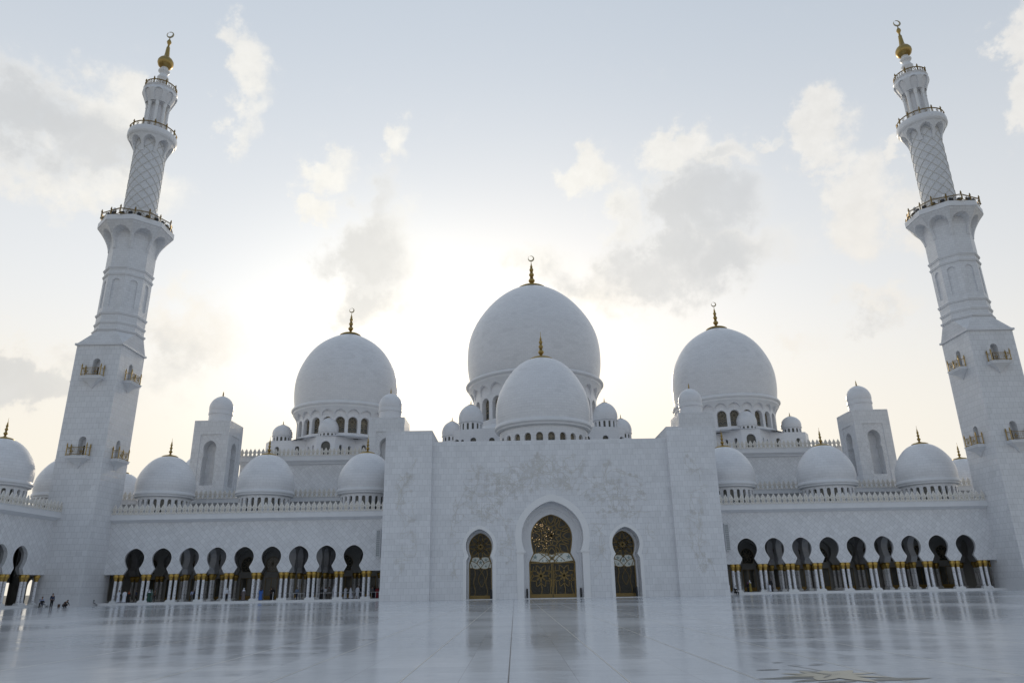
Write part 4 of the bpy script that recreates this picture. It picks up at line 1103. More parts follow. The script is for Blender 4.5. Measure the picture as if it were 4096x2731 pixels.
# ------------------------------------------------------------------ arcades
PX = [26.8+4*i for i in range(10)]
REAR = [26.8+4*i for i in range(11)]
def wing(sgn, label):
    t = thing('arcade', label, 'arcade', (0, 0, 0), 0, 'white arcades round the court')
    S = lambda L: sorted(sgn*x for x in L)
    xr = (23.35, 78) if sgn > 0 else (-78, -23.35)
    x0, x1 = (23.35, 65.6) if sgn > 0 else (-65.6, -23.35)
    bo = [(sgn*72.6, ogee(1.53, 1.02, 1.53, .3, 4.3, 4.85, 6.35, 7.84))]
    arcade(t, x0, x1, S(PX), [sgn*65.25], S([34.8, 38.8, 50.8, 54.8, 66.8]), None, rear_pairs=S(REAR), back_ops=bo,
           wins=S([x+2 for x in REAR[:-1]]), mer=(x0+(.1 if sgn > 0 else 0), x1), xr=xr, step=(0, 0), shut=(0, 1) if sgn > 0 else (1,), pierced=-78. if sgn < 0 else None)
    # solid bit of wall behind the minaret up to the corner
    mb = MB(); a, b = sorted((sgn*65.6, sgn*78)); mb.box(a, b, 0.02, 1.0, 4.14, 12.4)
    mb.build('front_wall', 'marble_diamond', t)
    # second parapet set back over the arcade roof
    mb = MB(); a, b = sorted((sgn*23.3, sgn*72.4)); mb.box(a, b, 14.6, 16.2, 11.9, 15.5); mb.box(a, b, 13.8, 16.2, 15.75, 16.4)
    mb.quad((a, 13.8, 15.75), (a, 14.6, 15.45), (b, 14.6, 15.45), (b, 13.8, 15.75)); mb.box(a, b, 13.72, 14.0, 16.4, 16.46)
    e = sgn*72.4; mb.quad((e, 13.8, 15.75), (e, 16.2, 15.75), (e, 16.2, 15.4), (e, 14.6, 15.45))
    mb.build('upper_parapet', 'marble_plain', t)
    merlons(t, a+.1, b, .8, 13.95, 16.46, .95)
    return t
wing(-1, 'long white arcade of nine keyhole arches between the left minaret and the entrance portal')
wing(1, 'long white arcade of nine keyhole arches between the entrance portal and the right minaret')
# side arcade running towards the camera on the left
t = thing('arcade', 'white arcade running forward along the left edge of the court beside the minaret', 'arcade', (-70.2, 0, 0), PI/2, 'white arcades round the court')
sp = [-9.1-4*i for i in range(7)][::-1]
arcade(t, -36, -5.0, sp, [-6.45], [-9.1, -13.1, -25.1, -29.1], None, depth=12.6, rear_pairs=[-8-4*i for i in range(7)][::-1], back_ops=[(x, roundarch(.9, .3, 2.5)) for x in [-34+4*i for i in range(8)]], mer=(-36, -5.2), xr=(-36, 0.), step=(0, 0), shut=(0,))

mb = MB(); mb.box(-.5, -.1, 7.9, 12.6, 3.3, 8.7); mb.box(-.5, -.1, 9.6, 12.6, .3, 3.3); mb.build('end_wall', 'shaded_inner_stone', t)
# ------------------------------------------------------------------ domes over the arcades
AR = dict(R=4.45, zdrum=12., zring=15.55, zb=16.45, zt=22.45, drum_r=3.95, nwin=24, wspec=(.27, 13.2, 14.95, .35), tip=25.4, group='onion domes over the arcades', vis=1.7, lattice=False, plate=1.25, ball=.28, ringmat='marble_plain', prof=PROF_ARC)
for (x, y, lab) in [(-28.8, 6.5, 'white arcade dome partly hidden by the left pier of the portal'), (-44.8, 6.5, 'white arcade dome in the middle of the three over the left arcade'),
    (-60.8, 6.5, 'white arcade dome nearest the left minaret, over the left arcade'), (28.8, 6.5, 'white arcade dome partly hidden by the right pier of the portal'),
    (44.8, 6.5, 'white arcade dome in the middle of the three over the right arcade'), (60.8, 6.5, 'white arcade dome nearest the right minaret, over the right arcade'),
    (-76.8, 6.5, 'white corner dome half hidden behind the left minaret, on its left side'), (-76.8, -9.5, 'white dome on the side arcade, cut by the left edge of the picture'),
    (-76.8, 22.5, 'white dome peeping out just right of the left minaret behind the arcade'), (76.8, 22.5, 'white dome peeping out just left of the right minaret behind the arcade')]:
    k = dict(AR)
    if y == 22.5: k.update(zdrum=11.)
    dome('arcade_dome', lab, x, y, **k)
mb = MB(); mb.box(-84, -70.5, 13.8, 30, 0, 12.); tag(mb.build('rear_arcade', 'marble_plain'), 'low white wing behind the left minaret carrying a dome', 'building', 'rear wings beside the prayer hall')
mb = MB(); mb.box(72.6, 84, 14.6, 30, 0, 11.5); tag(mb.build('rear_arcade', 'marble_plain'), 'low white wing behind the right minaret carrying a dome', 'building', 'rear wings beside the prayer hall')

# ------------------------------------------------------------------ prayer hall
h = thing('prayer_hall', 'broad white prayer hall behind the portal with crenellated parapets and windowed roof blocks', 'building', (0, 0, 0))
mb = MB(); mb.box(-57, -24, 26.8, 62, 0, 24.2); mb.box(24, 57, 26.8, 62, 0, 24.2); mb.box(-24, 24, 20, 62, 0, 21.); mb.box(-72, 72, 15., 60, 0, 12.1)
mb.build('hall_wall', 'marble_diamond', h)
for s in (-1, 1):
    a, b = sorted((s*24, s*57)); mb = MB(); mb.box(a, b, 25.9, 28, 24.75, 25.55); mb.quad((a, 25.9, 24.75), (a, 26.8, 24.0), (b, 26.8, 24.0), (b, 25.9, 24.75)); mb.box(a, b, 26.4, 62, 24.2, 25.2); mb.box(a, b, 25.82, 26.1, 25.55, 25.62)
    mb.build('hall_cornice', 'marble_plain', h)
    a, b = sorted((s*30.8, s*57)); merlons(h, a, b, .8, 26.05, 25.62, .98)
def roof_block(pts, z0, z1, wins, cx=0, lab=None):
    """polygon block with windows cut in the listed edges: wins {edge index: [(t centre m, half width, z0, spring)]}"""
    mb = MB(); n = len(pts); W = []
    for i in range(n):
        (ax, ay), (bx, by) = pts[i], pts[(i+1) % n]; L = math.hypot(bx-ax, by-ay); ux, uy = (bx-ax)/L, (by-ay)/L
        mb.fn = lambda X, Y, Z, ax=ax, ay=ay, ux=ux, uy=uy: (ax+ux*X-uy*Y, ay+uy*X+ux*Y, Z)
        ops = sorted([(L/2+c, roundarch(hw, a, b)) for c, hw, a, b in wins.get(i, [])], key=lambda q: q[0])
        arched_wall(mb, 0, L, z0, z1, 0, .45, ops, top=False, bottom=False)
        for c, hw, a, b in wins.get(i, []):
            wm = cached(('win', hw, a, b), lambda: mesh_window(hw, a, b, 0, 0)); lm = cached(('lat', hw, a, b), lambda: mesh_lattice(hw, a, b, max(.05, hw*.09)))
            X = L/2+c
            W.append((wm, lm, (ax+ux*X-uy*.42, ay+uy*X+ux*.42, 0), math.atan2(uy, ux)))
    mb.fn = None; mb.add([(x, y, z1) for x, y in pts], [tuple(range(n))])
    o = mb.build('roof_block', 'marble_small', h)
    for wm, lm, lc, rz in W:
        w = inst('window', wm, o, lc, rz=rz); 
    cp = MB()
    for i in range(n):
        (ax, ay), (bx, by) = pts[i], pts[(i+1) % n]
    return o
for s in (-1, 1):
    c = s*43.3
    P = [(-12.9, 39.5), (-5.2, 39.1), (-1.9, 35.2), (1.9, 35.2), (5.2, 39.1), (12.9, 39.5), (14.5, 42), (14.5, 55), (-14.5, 55), (-14.5, 42)]
    P = [(c+x, y) for x, y in P]
    sm = (.42, 27.4, 29.3)
    roof_block(P, 25.1, 31.3, {0: [(-2.2, .45, 27.8, 29.6), (2.1, .45, 27.8, 29.6)], 1: [(-1.1, .36, 27.2, 29.3), (1.1, .36, 27.2, 29.3)], 2: [(0, .95, 26.9, 29.3)], 3: [(-1.1, .36, 27.2, 29.3), (1.1, .36, 27.2, 29.3)], 4: [(-2.1, .45, 27.8, 29.6), (2.2, .45, 27.8, 29.6)], 9: [(0, .5, 27.8, 29.4)], 5: [(0, .5, 27.8, 29.4)]})
P = [(-20.4, 42), (-17.6, 40.2), (-17, 31.4), (-15.6, 30), (-10.9, 29), (10.9, 29), (15.6, 30), (17, 31.4), (17.6, 40.2), (20.4, 42), (20.4, 60), (-20.4, 60)]
ww = [(x, .55, 26.2, 28.6) for x in (-9.3, -6.2, 6.2, 9.3)]
roof_block(P, 12.2, 31.0, {4: ww, 3: [(0.3, .6, 26.2, 28.7), (-1.9, .3, 26.2, 28.7)], 5: [(-.3, .6, 26.2, 28.7)], 2: [(0, .8, 26.2, 28.4)], 6: [(0, .8, 26.2, 28.4)], 0: [(0, .4, 27., 28.6)], 8: [(0, .4, 27., 28.6)]})

dome('great_dome', 'largest white dome with a crescent finial, rising in the centre of the prayer hall', 0, 50, 15.45, 30.8, 43.7, 45.1, 69.6, 13.9, 24, (1.3, 35.3, 38.9, 1.1), 77.35, prof=PROF_MAIN, seg=128, corbel=(40.9, 24), cres=True, plate=3.4, ball=.78, skirt=(2.2, 30.9, 34.2))
for s, w in ((-1, 'left'), (1, 'right')):
    dome('side_dome', 'second-largest white dome with a crescent finial, %s of the great dome' % w, s*42.4, 47, 11.4, 31.2, 37.7, 38.95, 57.3, 10.2, 24, (.98, 32.3, 34.75, .9), 63.35, prof=PROF_SIDE, seg=112, corbel=(35.8, 24), cres=True, group='side domes of the prayer hall', plate=2.4, ball=.6, skirt=(1.9, 31.25, 31.9))
dome('front_dome', 'white dome with a spiked gold finial just behind the portal, before the great dome', 0, 11, 8.12, 21.2, 25.95, 27.2, 39.35, 7.45, 24, (.56, 22.4, 24.3, .5), 44.4, prof=PROF_ARC, seg=96, plate=2.1, ball=.52, vis=1.6)
SM = dict(nwin=14, wspec=(.26, 0, 0, .2), group='small domes on the prayer hall roof', lattice=False)
def small(lab, x, y, R, z0, zr, zt, tip):
    dr = R*.93
    dome('roof_dome', lab, x, y, R, z0, zr, zr+.22, zt, dr, 14, (.23, z0+.15, zr-.42, .18), tip, mat='marble_small', prof=PROF_SMALL, seg=40, group='small domes on the prayer hall roof', vis=1.6, lattice=False, plate=R*.24, ball=.13)
small('small roof dome on the front corner below the left side dome', -43.4, 37.2, 2.08, 31.3, 32.15, 35.5, 36.6)
small('small roof dome on the front corner below the right side dome', 43.4, 37.2, 2.08, 31.3, 32.15, 35.5, 36.6)
small('small roof dome at the outer left corner beside the left side dome', -54.6, 42.4, 2.1, 31.3, 32.6, 35.3, 36.3)
small('small roof dome at the outer right corner beside the right side dome', 54.6, 42.4, 2.1, 31.3, 32.6, 35.3, 36.3)
small('nearer of the two small roof domes left of the front dome', -13.65, 33.75, 2.52, 31., 32.9, 36.9, 38.05)
small('nearer of the two small roof domes right of the front dome', 13.65, 33.75, 2.52, 31., 32.9, 36.9, 38.05)
small('farther and lower of the two small roof domes left of the front dome', -18.3, 43.5, 2.2, 31., 32.2, 35.7, 36.8)
small('farther and lower of the two small roof domes right of the front dome', 18.3, 43.5, 2.2, 31., 32.2, 35.7, 36.8)
small('small roof dome barely showing left of the right portal pier', 32.2, 43.5, 2.1, 31.3, 32.2, 35., 36.)
corner_tower('square domed tower with keyhole niches beside the left minaret', -59.1, 20.3)
corner_tower('square domed tower with keyhole niches beside the right minaret', 59.1, 20.3)
corner_tower('square domed tower rising behind the left pier of the portal', -27.8, 20.3)
corner_tower('square domed tower rising behind the right pier of the portal', 27.8, 20.3)
dome('rear_dome', 'white dome mostly hidden behind the left square tower', -69.5, 40, 4.9, 12., 21.5, 22.5, 29.6, 4.3, 0, (.3, 0, 0, .3), 31.5, group=None, vis=1.5)
# ------------------------------------------------------------------ minarets
minaret('minaret', 'tall white minaret with gold balconies at the left end of the court', -67.8, -1.6, -1)['group'] = 'minarets at the court corners'
minaret('minaret', 'tall white minaret with gold balconies at the right end of the court', 67.8, -1.6, 1)['group'] = 'minarets at the court corners'
# ------------------------------------------------------------------ people
def skinmesh(name, J, E, mat, sub=1):
    me = bpy.data.meshes.new('tmp'); keys = list(J); ix = {k: i for i, k in enumerate(keys)}
    me.from_pydata([J[k][:3] for k in keys], [(ix[a], ix[b]) for a, b in E], [])
    o = bpy.data.objects.new('tmp', me); COL.objects.link(o)
    o.modifiers.new('s', 'SKIN'); 
    for i, k in enumerate(keys):
        r = J[k][3]; me.skin_vertices[0].data[i].radius = (r, r) if not isinstance(r, tuple) else r
    me.skin_vertices[0].data[0].use_root = True
    m2 = o.modifiers.new('b', 'SUBSURF'); m2.levels = sub; m2.render_levels = sub
    dg = bpy.context.evaluated_depsgraph_get()
    out = bpy.data.meshes.new_from_object(o.evaluated_get(dg)); out.name = name
    bpy.data.objects.remove(o); bpy.data.meshes.remove(me)
    out.materials.clear(); out.materials.append(MAT[mat])
    out.polygons.foreach_set('use_smooth', [True]*len(out.polygons))
    return out
def pose(kind):
    J = {}
    def put(k, x, y, z, r): J[k] = (x, y, z, r)
    if kind in ('stand', 'walk', 'arms'):
        put('pel', 0, 0, .93, .125); put('wai', 0, 0, 1.08, .115); put('che', 0, .01, 1.30, .135); put('nec', 0, .015, 1.47, .05); put('hd1', 0, 0, 1.56, .078); put('hd2', 0, -.005, 1.64, .088); put('nose', 0, -.085, 1.605, .016)
        st = .20 if kind == 'walk' else .0
        for s, n in ((1, 'r'), (-1, 'l')):
            f = st*s
            put('hip'+n, s*.09, 0, .88, .09); put('kne'+n, s*.10, -.02-f*.7, .49, .06); put('ank'+n, s*.10, .02-f*(1.2 if f > 0 else 1.5), .09, .038); put('toe'+n, s*.115, -.14-f*1.3, .035, .032)
            put('sho'+n, s*.175, .01, 1.41, .058)
            if kind == 'arms' and s > 0:
                put('elb'+n, s*.24, -.06, 1.17, .04); put('wri'+n, s*.12, -.25, 1.30, .026); put('han'+n, s*.09, -.30, 1.37, .028)
            else:
                put('elb'+n, s*.235, .03+f*.3, 1.13, .04); put('wri'+n, s*.235, -.05+f*.8, .90, .026); put('han'+n, s*.23, -.07+f*.9, .82, .028)
    elif kind == 'sit':
        put('pel', 0, 0, .50, .13); put('wai', 0, -.02, .66, .12); put('che', 0, -.05, .90, .135); put('nec', 0, -.06, 1.07, .05); put('hd1', 0, -.09, 1.16, .078); put('hd2', 0, -.10, 1.24, .088); put('nose', 0, -.185, 1.2, .016)
        for s, n in ((1, 'r'), (-1, 'l')):
            put('hip'+n, s*.1, -.04, .47, .09); put('kne'+n, s*.2, -.44, .49, .065); put('ank'+n, s*.16, -.42, .09, .038); put('toe'+n, s*.18, -.57, .035, .032)
            put('sho'+n, s*.18, -.05, 1.01, .058); put('elb'+n, s*.25, -.10, .76, .04); put('wri'+n, s*.18, -.31, .62, .026); put('han'+n, s*.15, -.38, .58, .028)
    elif kind == 'crouch':
        put('pel', 0, .12, .28, .14); put('wai', 0, .04, .45, .13); put('che', 0, -.12, .62, .14); put('nec', 0, -.24, .72, .05); put('hd1', 0, -.32, .77, .078); put('hd2', 0, -.36, .82, .088); put('nose', 0, -.43, .76, .016)
        for s, n in ((1, 'r'), (-1, 'l')):
            put('hip'+n, s*.1, .08, .26, .1); put('kne'+n, s*.2, -.28, .42, .065); put('ank'+n, s*.16, .0, .09, .038); put('toe'+n, s*.17, -.14, .035, .032)
            put('sho'+n, s*.18, -.14, .66, .058); put('elb'+n, s*.26, -.34, .46, .04); put('wri'+n, s*.15, -.5, .32, .026); put('han'+n, s*.13, -.55, .24, .028)
    E = [('pel', 'wai'), ('wai', 'che'), ('che', 'nec'), ('nec', 'hd1'), ('hd1', 'hd2'), ('hd1', 'nose')]
    for n in 'rl':
        E += [('pel', 'hip'+n), ('hip'+n, 'kne'+n), ('kne'+n, 'ank'+n), ('ank'+n, 'toe'+n), ('che', 'sho'+n), ('sho'+n, 'elb'+n), ('elb'+n, 'wri'+n), ('wri'+n, 'han'+n)]
    return J, E
def body_mesh(kind):
    J, E = pose(kind); J = dict(J); E = list(E)
    for n, s in (('r', 1), ('l', -1)):
        w = Vector(J['wri'+n][:3]); h = Vector(J['han'+n][:3]); d = (h-w).normalized(); side = Vector((0, 1, 0)) if abs(d.y) < .8 else Vector((1, 0, 0))
        side = (side-d*side.dot(d)).normalized()
        for i, (o, l) in enumerate(((-.030, .062), (-.010, .075), (.010, .070), (.030, .055))):
            b = h+side*o; t = b+d*l+Vector((0, 0, -.01)); J['f%s%d' % (n, i)] = (*(b+d*.02), .0085); J['g%s%d' % (n, i)] = (*t, .0075)
            E += [('han'+n, 'f%s%d' % (n, i)), ('f%s%d' % (n, i), 'g%s%d' % (n, i))]
        t = w+d*.03-side*.04; J['th'+n] = (*t, .009); E.append(('wri'+n, 'th'+n))
    return skinmesh('body', J, E, 'skin')
def part_mesh(kind, what, mat):
    J, E = pose(kind)
    if what == 'shirt':
        K = {'wai', 'che', 'pel', 'shor', 'shol', 'elbr', 'elbl', 'wrir', 'wril'}
        g = dict(wai=1.2, che=1.13, pel=1.1, shor=1.3, shol=1.3, elbr=1.45, elbl=1.45, wrir=1.5, wril=1.5)
    else:
        K = {'pel', 'hipr', 'hipl', 'kner', 'knel', 'ankr', 'ankl'}; g = dict(pel=1.07, hipr=1.18, hipl=1.18, kner=1.35, knel=1.35, ankr=1.75, ankl=1.75)
    J2 = {k: (*J[k][:3], J[k][3]*g[k]) for k in J if k in K}; E2 = [e for e in E if e[0] in K and e[1] in K]
    return skinmesh(what, J2, E2, mat)
def robe_mesh(kind, mat, full=1.):
    mb = MB(); J, E = pose(kind); f = .12 if kind == 'walk' else .0
    prof = [(1.475, .065, .06), (1.43, .19, .10), (1.30, .205, .14), (1.08, .19, .145), (.88, .215, .16), (.5, .24*full, .19*full+f*.5), (.08, .28*full, .24*full+f)]
    n = 20; vs = []
    for i, (z, rx, ry) in enumerate(prof):
        for k in range(n):
            a = 2*PI*k/n; q = 1+(.05*math.sin(a*7)*max(0, i-3)/3); vs.append((rx*q*math.cos(a), .01+ry*q*math.sin(a)-f*.3*max(0, i-4), z))
    fs = []
    for i in range(len(prof)-1):
        for k in range(n): fs.append((i*n+k, (i+1)*n+k, (i+1)*n+(k+1) % n, i*n+(k+1) % n))
    mb.add(vs, fs)
    for n_ in 'rl':
        mb.tube([J['sho'+n_][:3], J['elb'+n_][:3], J['wri'+n_][:3]], [.075, .065, .06], 10)
    return mb.build('robe', mat, smooth=True, mesh_only=True)
def scarf_mesh(kind, mat):
    J, E = pose(kind); hx, hy, hz = J['hd2'][:3]; mb = MB(); n = 20
    prof = [(.0, .125, 0), (.06, .105, 0), (.10, .06, 0), (.108, .02, 0), (.105, -.03, 0), (.095, -.09, 0), (.09, -.13, 0), (.15, -.19, 0), (.20, -.25, 0), (.21, -.32, 0)]
    vs = []
    for r, dz, _ in prof:
        for k in range(n):
            a = 2*PI*k/n; fr = max(0., -math.sin(a))**3
            q = 1-(.33*fr if -.10 < dz < .07 else 0)
            vs.append((hx+r*q*math.cos(a)*(.95), hy+.012+r*q*math.sin(a), hz+dz))
    fs = [(i*n+k, i*n+(k+1) % n, (i+1)*n+(k+1) % n, (i+1)*n+k) for i in range(len(prof)-1) for k in range(n) if True]
    # open the face
    keep = []
    for f_ in fs:
        c = np.mean([vs[i] for i in f_], axis=0)
        if c[1] < hy-.055 and hz-.075 < c[2] < hz+.045: continue
        keep.append(f_)
    mb.add(vs, keep); return mb.build('headscarf', mat, smooth=True, mesh_only=True)
def hair_mesh(kind):
    J, E = pose(kind); hx, hy, hz = J['hd2'][:3]; mb = MB()
    mb.lathe([(0, hz+.108), (.05, hz+.098), (.085, hz+.06), (.098, hz+.01), (.094, hz-.04)], 16, (hx, hy+.012), a0=-.35, a1=PI+.35)
    mb.lathe([(0, hz+.106), (.05, hz+.096), (.082, hz+.055), (.088, hz+.04)], 16, (hx, hy+.005))
    return mb.build('hair', 'hair', smooth=True, mesh_only=True)
def shoe_mesh(kind):
    J, E = pose(kind); mb = MB()
    for n in 'rl':
        a, t = J['ank'+n], J['toe'+n]; mb.tube([(a[0], a[1]+.05, .04), (a[0], a[1], .05), (t[0], t[1], .035), (t[0], t[1]-.035, .03)], [.035, .045, .042, .02], 8)
    return mb.build('shoes', 'rubber', smooth=True, mesh_only=True)
def person(label, x, y, z, rz, kind='stand', robe=None, shirt=None, legs=None, scarf=None, bag=None, sc=1., hair=True):
    t = thing('person', label, 'person', (x, y, z), rz); t.scale = (sc,)*3
    inst('body', cached(('body', kind), lambda: body_mesh(kind)), t)
    if robe: inst('robe', cached(('robe', kind, robe), lambda: robe_mesh(kind, robe)), t)
    if shirt: inst('shirt', cached(('shirt', kind, shirt), lambda: part_mesh(kind, 'shirt', shirt)), t)
    if legs: inst('trousers', cached(('legs', kind, legs), lambda: part_mesh(kind, 'trousers', legs)), t)
    if scarf: inst('headscarf', cached(('scarf', kind, scarf), lambda: scarf_mesh(kind, scarf)), t)
    elif hair: inst('hair', cached(('hair', kind), lambda: hair_mesh(kind)), t)
    inst('shoes', cached(('shoes', kind), lambda: shoe_mesh(kind)), t)
    if bag:
        mb = MB(); mb.box(.16, .30, -.16, .06, .95, 1.18); mb.tube([(.22, -.1, 1.18), (.1, 0, 1.46), (.22, .05, 1.18)], .012, 4); mb.build('bag', 'black_paint', t)
    return t
R_ = math.radians
PPL = [  # label, x at y=0, x at y=3, y, facing, kwargs
 ('man in a long white robe with a black shoulder bag by the leftmost column pair', -62.28, -63.85, -.35, 60, dict(robe='robe_white', bag=True, kind='arms')),
 ('man in a long white robe seen from behind, under the leftmost keyhole arch', -61.44, -62.99, -.3, 190, dict(robe='robe_white')),
 ('short woman in black with an orange shawl under the leftmost keyhole arch', -60.85, -62.39, .2, 20, dict(robe='robe_black', scarf='cloth_orange', sc=.9)),
 ('man in dark clothes walking under the leftmost keyhole arch', -59.78, -61.28, 1.2, -80, dict(shirt='cloth_navy', legs='robe_black', kind='walk')),
 ('woman in a dark green skirt with a pale headscarf beside the third column pair', -57.91, -59.36, .2, 30, dict(robe='cloth_green', scarf='robe_white')),
 ('woman in a pale mint robe standing close behind the green-skirted woman', -57.58, -59.03, 1., -20, dict(robe='cloth_mint', scarf='cloth_mint')),
 ('man in a brown jacket and black trousers under the second keyhole arch', -57.08, -58.51, .6, -60, dict(shirt='cloth_brown', legs='robe_black', kind='arms')),
 ('person in a pale shirt standing deep inside under the left arcade', -51.71, -52.99, 2.8, 30, dict(shirt='cloth_shirt', legs='cloth_grey', kind='arms', sc=.95)),
 ('dark figure half hidden behind a column beside the pale-shirted person', -51.36, -52.64, 3.2, -30, dict(shirt='robe_black', legs='robe_black')),
 ('man in a white shirt, white cap and black shorts leaning against a column', -46.73, -47.87, -.35, 60, dict(shirt='robe_white', legs='robe_black', scarf='robe_white', kind='arms')),
 ('person in grey standing behind the man with the white cap', -46.12, -47.24, 1.2, -60, dict(shirt='cloth_grey', legs='cloth_grey', kind='arms')),
 ('woman in a long taupe dress with a white headscarf, alone under an arch', -44.32, -45.4, -.3, 20, dict(robe='cloth_taupe', scarf='robe_white')),
 ('woman in a bright blue coat and dark headscarf under the left arcade', -41.85, -42.86, -.35, 5, dict(robe='cloth_blue', scarf='robe_black')),
 ('man in black clothes holding something up beside a woman in black', -40.37, -41.34, 1., -40, dict(shirt='robe_black', legs='robe_black', kind='arms')),
 ('woman in a black abaya facing the man in black clothes', -40.08, -41.04, 1.3, 60, dict(robe='robe_black', scarf='robe_black')),
 ('man in a dull blue shirt walking away behind the white barrier', -36.64, -37.5, 3., 170, dict(shirt='cloth_sky', legs='cloth_navy', kind='walk')),
 ('woman in a black abaya with a pale headscarf behind the barrier', -33.1, -33.87, 2.6, -20, dict(robe='robe_black', scarf='cloth_grey')),
 ('man in a white shirt raising his hand to his head behind the barrier', -32.54, -33.3, 2.8, 30, dict(shirt='robe_white', legs='robe_black', kind='arms')),
 ('woman in a black dress patterned with pale spots behind the barrier', -32.04, -32.78, 2.2, -10, dict(robe='cloth_pattern')),
 ('tall man in a white robe and white headcloth beside a column pair', -31.29, -32.01, 2., 60, dict(robe='robe_white', scarf='robe_white', sc=1.04)),
 ('man in a white robe facing left behind the barrier, right of the tall man', -29.66, -30.33, 2.2, 70, dict(robe='robe_white', kind='arms')),
 ('man in a white robe striding left behind the barrier under the rightmost arch', -28.92, -29.57, 2.2, 110, dict(robe='robe_white', kind='walk', sc=1.03)),
 ('man in a white robe walking away beside two figures in black', -27.93, -28.56, 2.4, 150, dict(robe='robe_white', kind='walk', sc=1.06)),
 ('figure in black just right of the man in white walking away', -27.7, -28.32, 3.2, 170, dict(shirt='robe_black', legs='robe_black')),
 ('man in a dark shirt walking beside the last column pair before the portal', -27.31, -27.91, 2.4, 150, dict(shirt='robe_black', legs='cloth_navy', kind='walk')),
 ('dark-clothed person nearest the last column pair in the gap beside the portal', -25.83, -26.4, 2.6, 0, dict(shirt='cloth_grey', legs='robe_black')),
 ('dark-robed person in the middle of the gap beside the portal', -25.48, -26.03, 3., 30, dict(robe='cloth_navy', scarf='robe_black')),
 ('woman in a dark reddish dress in the gap right beside the portal', -25.12, -25.66, 2.6, -20, dict(robe='cloth_red', scarf='cloth_brown')),
 ('woman in a yellow robe and white headscarf bending beside a doorway', 28.61, 29.54, .8, 60, dict(robe='cloth_yellow', scarf='robe_white', sc=.93)),
 ('child in purple and black beside the woman in the yellow robe', 28.29, 29.21, .9, -60, dict(robe='robe_black', scarf='cloth_purple', sc=.82)),
 ('woman in a black abaya standing with a small child in white', 31.57, 32.59, -.2, 20, dict(robe='robe_black', scarf='robe_black', sc=1.04)),
 ('small child in a white robe beside the woman in black', 31.41, 32.42, -.45, 0, dict(robe='robe_white', sc=.62)),
 ('man in a white shirt and dark trousers behind a column of the right arcade', 39.13, 40.35, 1.2, 60, dict(shirt='robe_white', legs='robe_black', kind='walk')),
]
for lab, xa, xb, y, rz, kw in PPL: person(lab, xa+(xb-xa)*y/3, y, .3, R_(rz), **kw)
mb = MB(); mb.box(-69.1, -68.3, -7.4, -6.7, 0, .42); mb.box(-69.15, -68.25, -7.45, -6.65, .42, .48); tag(mb.build('marble_seat', 'marble_white'), 'low white marble block at the foot of the end column, left of the minaret', 'seat')
person('guard in a pale blue shirt and dark trousers sitting beside the end column', -68.75, -7.1, .02, R_(25), 'sit', shirt='cloth_shirt', legs='robe_black')
person('man in dark clothes standing in front of the left minaret', -63.2, -14., 0, R_(60), 'stand', shirt='cloth_navy', legs='robe_black')
person('person in black crouching in front of the left minaret', -62.7, -12., 0, R_(80), 'crouch', shirt='robe_black', legs='robe_black')
person('person in black with a white scarf sitting on the step by the right pier', 26.05, -1.05, -.12, R_(30), 'sit', shirt='robe_black', legs='robe_black', scarf='robe_white')
# ------------------------------------------------------------------ small things
def stroller(lab, x, y, z, rz):
    t = thing('stroller', lab, 'stroller', (x, y, z), rz, 'folding strollers')
    mb = MB()
    for s in (-.22, .22):
        mb.tube([(s, -.45, .1), (s, .1, .55), (s, .5, 1.02)], .016, 6); mb.tube([(s, .4, .1), (s, -.1, .62)], .016, 6)
    mb.tube([(-.22, .5, 1.02), (.22, .5, 1.02)], .02, 6); mb.tube([(-.22, -.1, .35), (.22, -.1, .35)], .014, 6); mb.build('frame', 'black_paint', t)
    mb = MB(); mb.add([(-.2, -.3, .38), (.2, -.3, .38), (.2, .1, .4), (-.2, .1, .4), (-.2, .32, .85), (.2, .32, .85), (-.2, -.3, .33), (.2, -.3, .33), (.2, .14, .34), (-.2, .14, .34), (-.2, .37, .83), (.2, .37, .83)],
        [(0, 1, 2, 3), (3, 2, 5, 4), (7, 6, 9, 8), (8, 9, 10, 11), (0, 6, 7, 1), (4, 5, 11, 10), (1, 7, 8, 2), (2, 8, 11, 5), (3, 9, 6, 0), (4, 10, 9, 3)]); mb.build('seat', 'cloth_navy', t)
    mb = MB(); mb.lathe([(.26*math.sin(PI/2*i/6), .26*math.cos(PI/2*i/6)+.62) for i in range(7)], 12, (0, .12)); mb.build('canopy', 'robe_black', t, smooth=True)
    def wh():
        q = MB(); q.tube([(0, .09*math.cos(k*PI/6), .09*math.sin(k*PI/6)) for k in range(12)], .022, 6, closed=True); return q.build('wheel', 'rubber', smooth=True, mesh_only=True)
    for sx in (-.24, .24):
        for yy in (-.45, .4): inst('wheel', cached('swheel', wh), t, (sx, yy, .11))
stroller('dark folding stroller parked against the first column of the left arcade', -64.9, -1.6, 0, R_(120))
stroller('dark stroller standing beside the seated guard', -67.4, -8.9, 0, R_(100))
t = thing('floor_mop', 'wide white floor mop with an upright pole between standing and crouching people', 'mop', (-64.5, -11.3, 0), R_(20))
mb = MB(); mb.box(-.4, .4, -.09, .09, .01, .07); mb.box(-.36, .36, -.06, .06, .07, .1); mb.build('mop_head', 'white_paint', t)
mb = MB(); mb.tube([(0, 0, .1), (.12, .1, 1.35)], .018, 8); mb.build('pole', 'white_paint', t)
t = thing('sand_bucket', 'small brown bucket behind the white floor mop', 'bucket', (-64.1, -10.9, 0)); mb = MB(); mb.lathe([(0, .01), (.13, .01), (.16, .38), (.175, .4), (.15, .4), (.12, .05)], 16); mb.build('bucket_body', 'cloth_brown', t, smooth=True, auto=40)
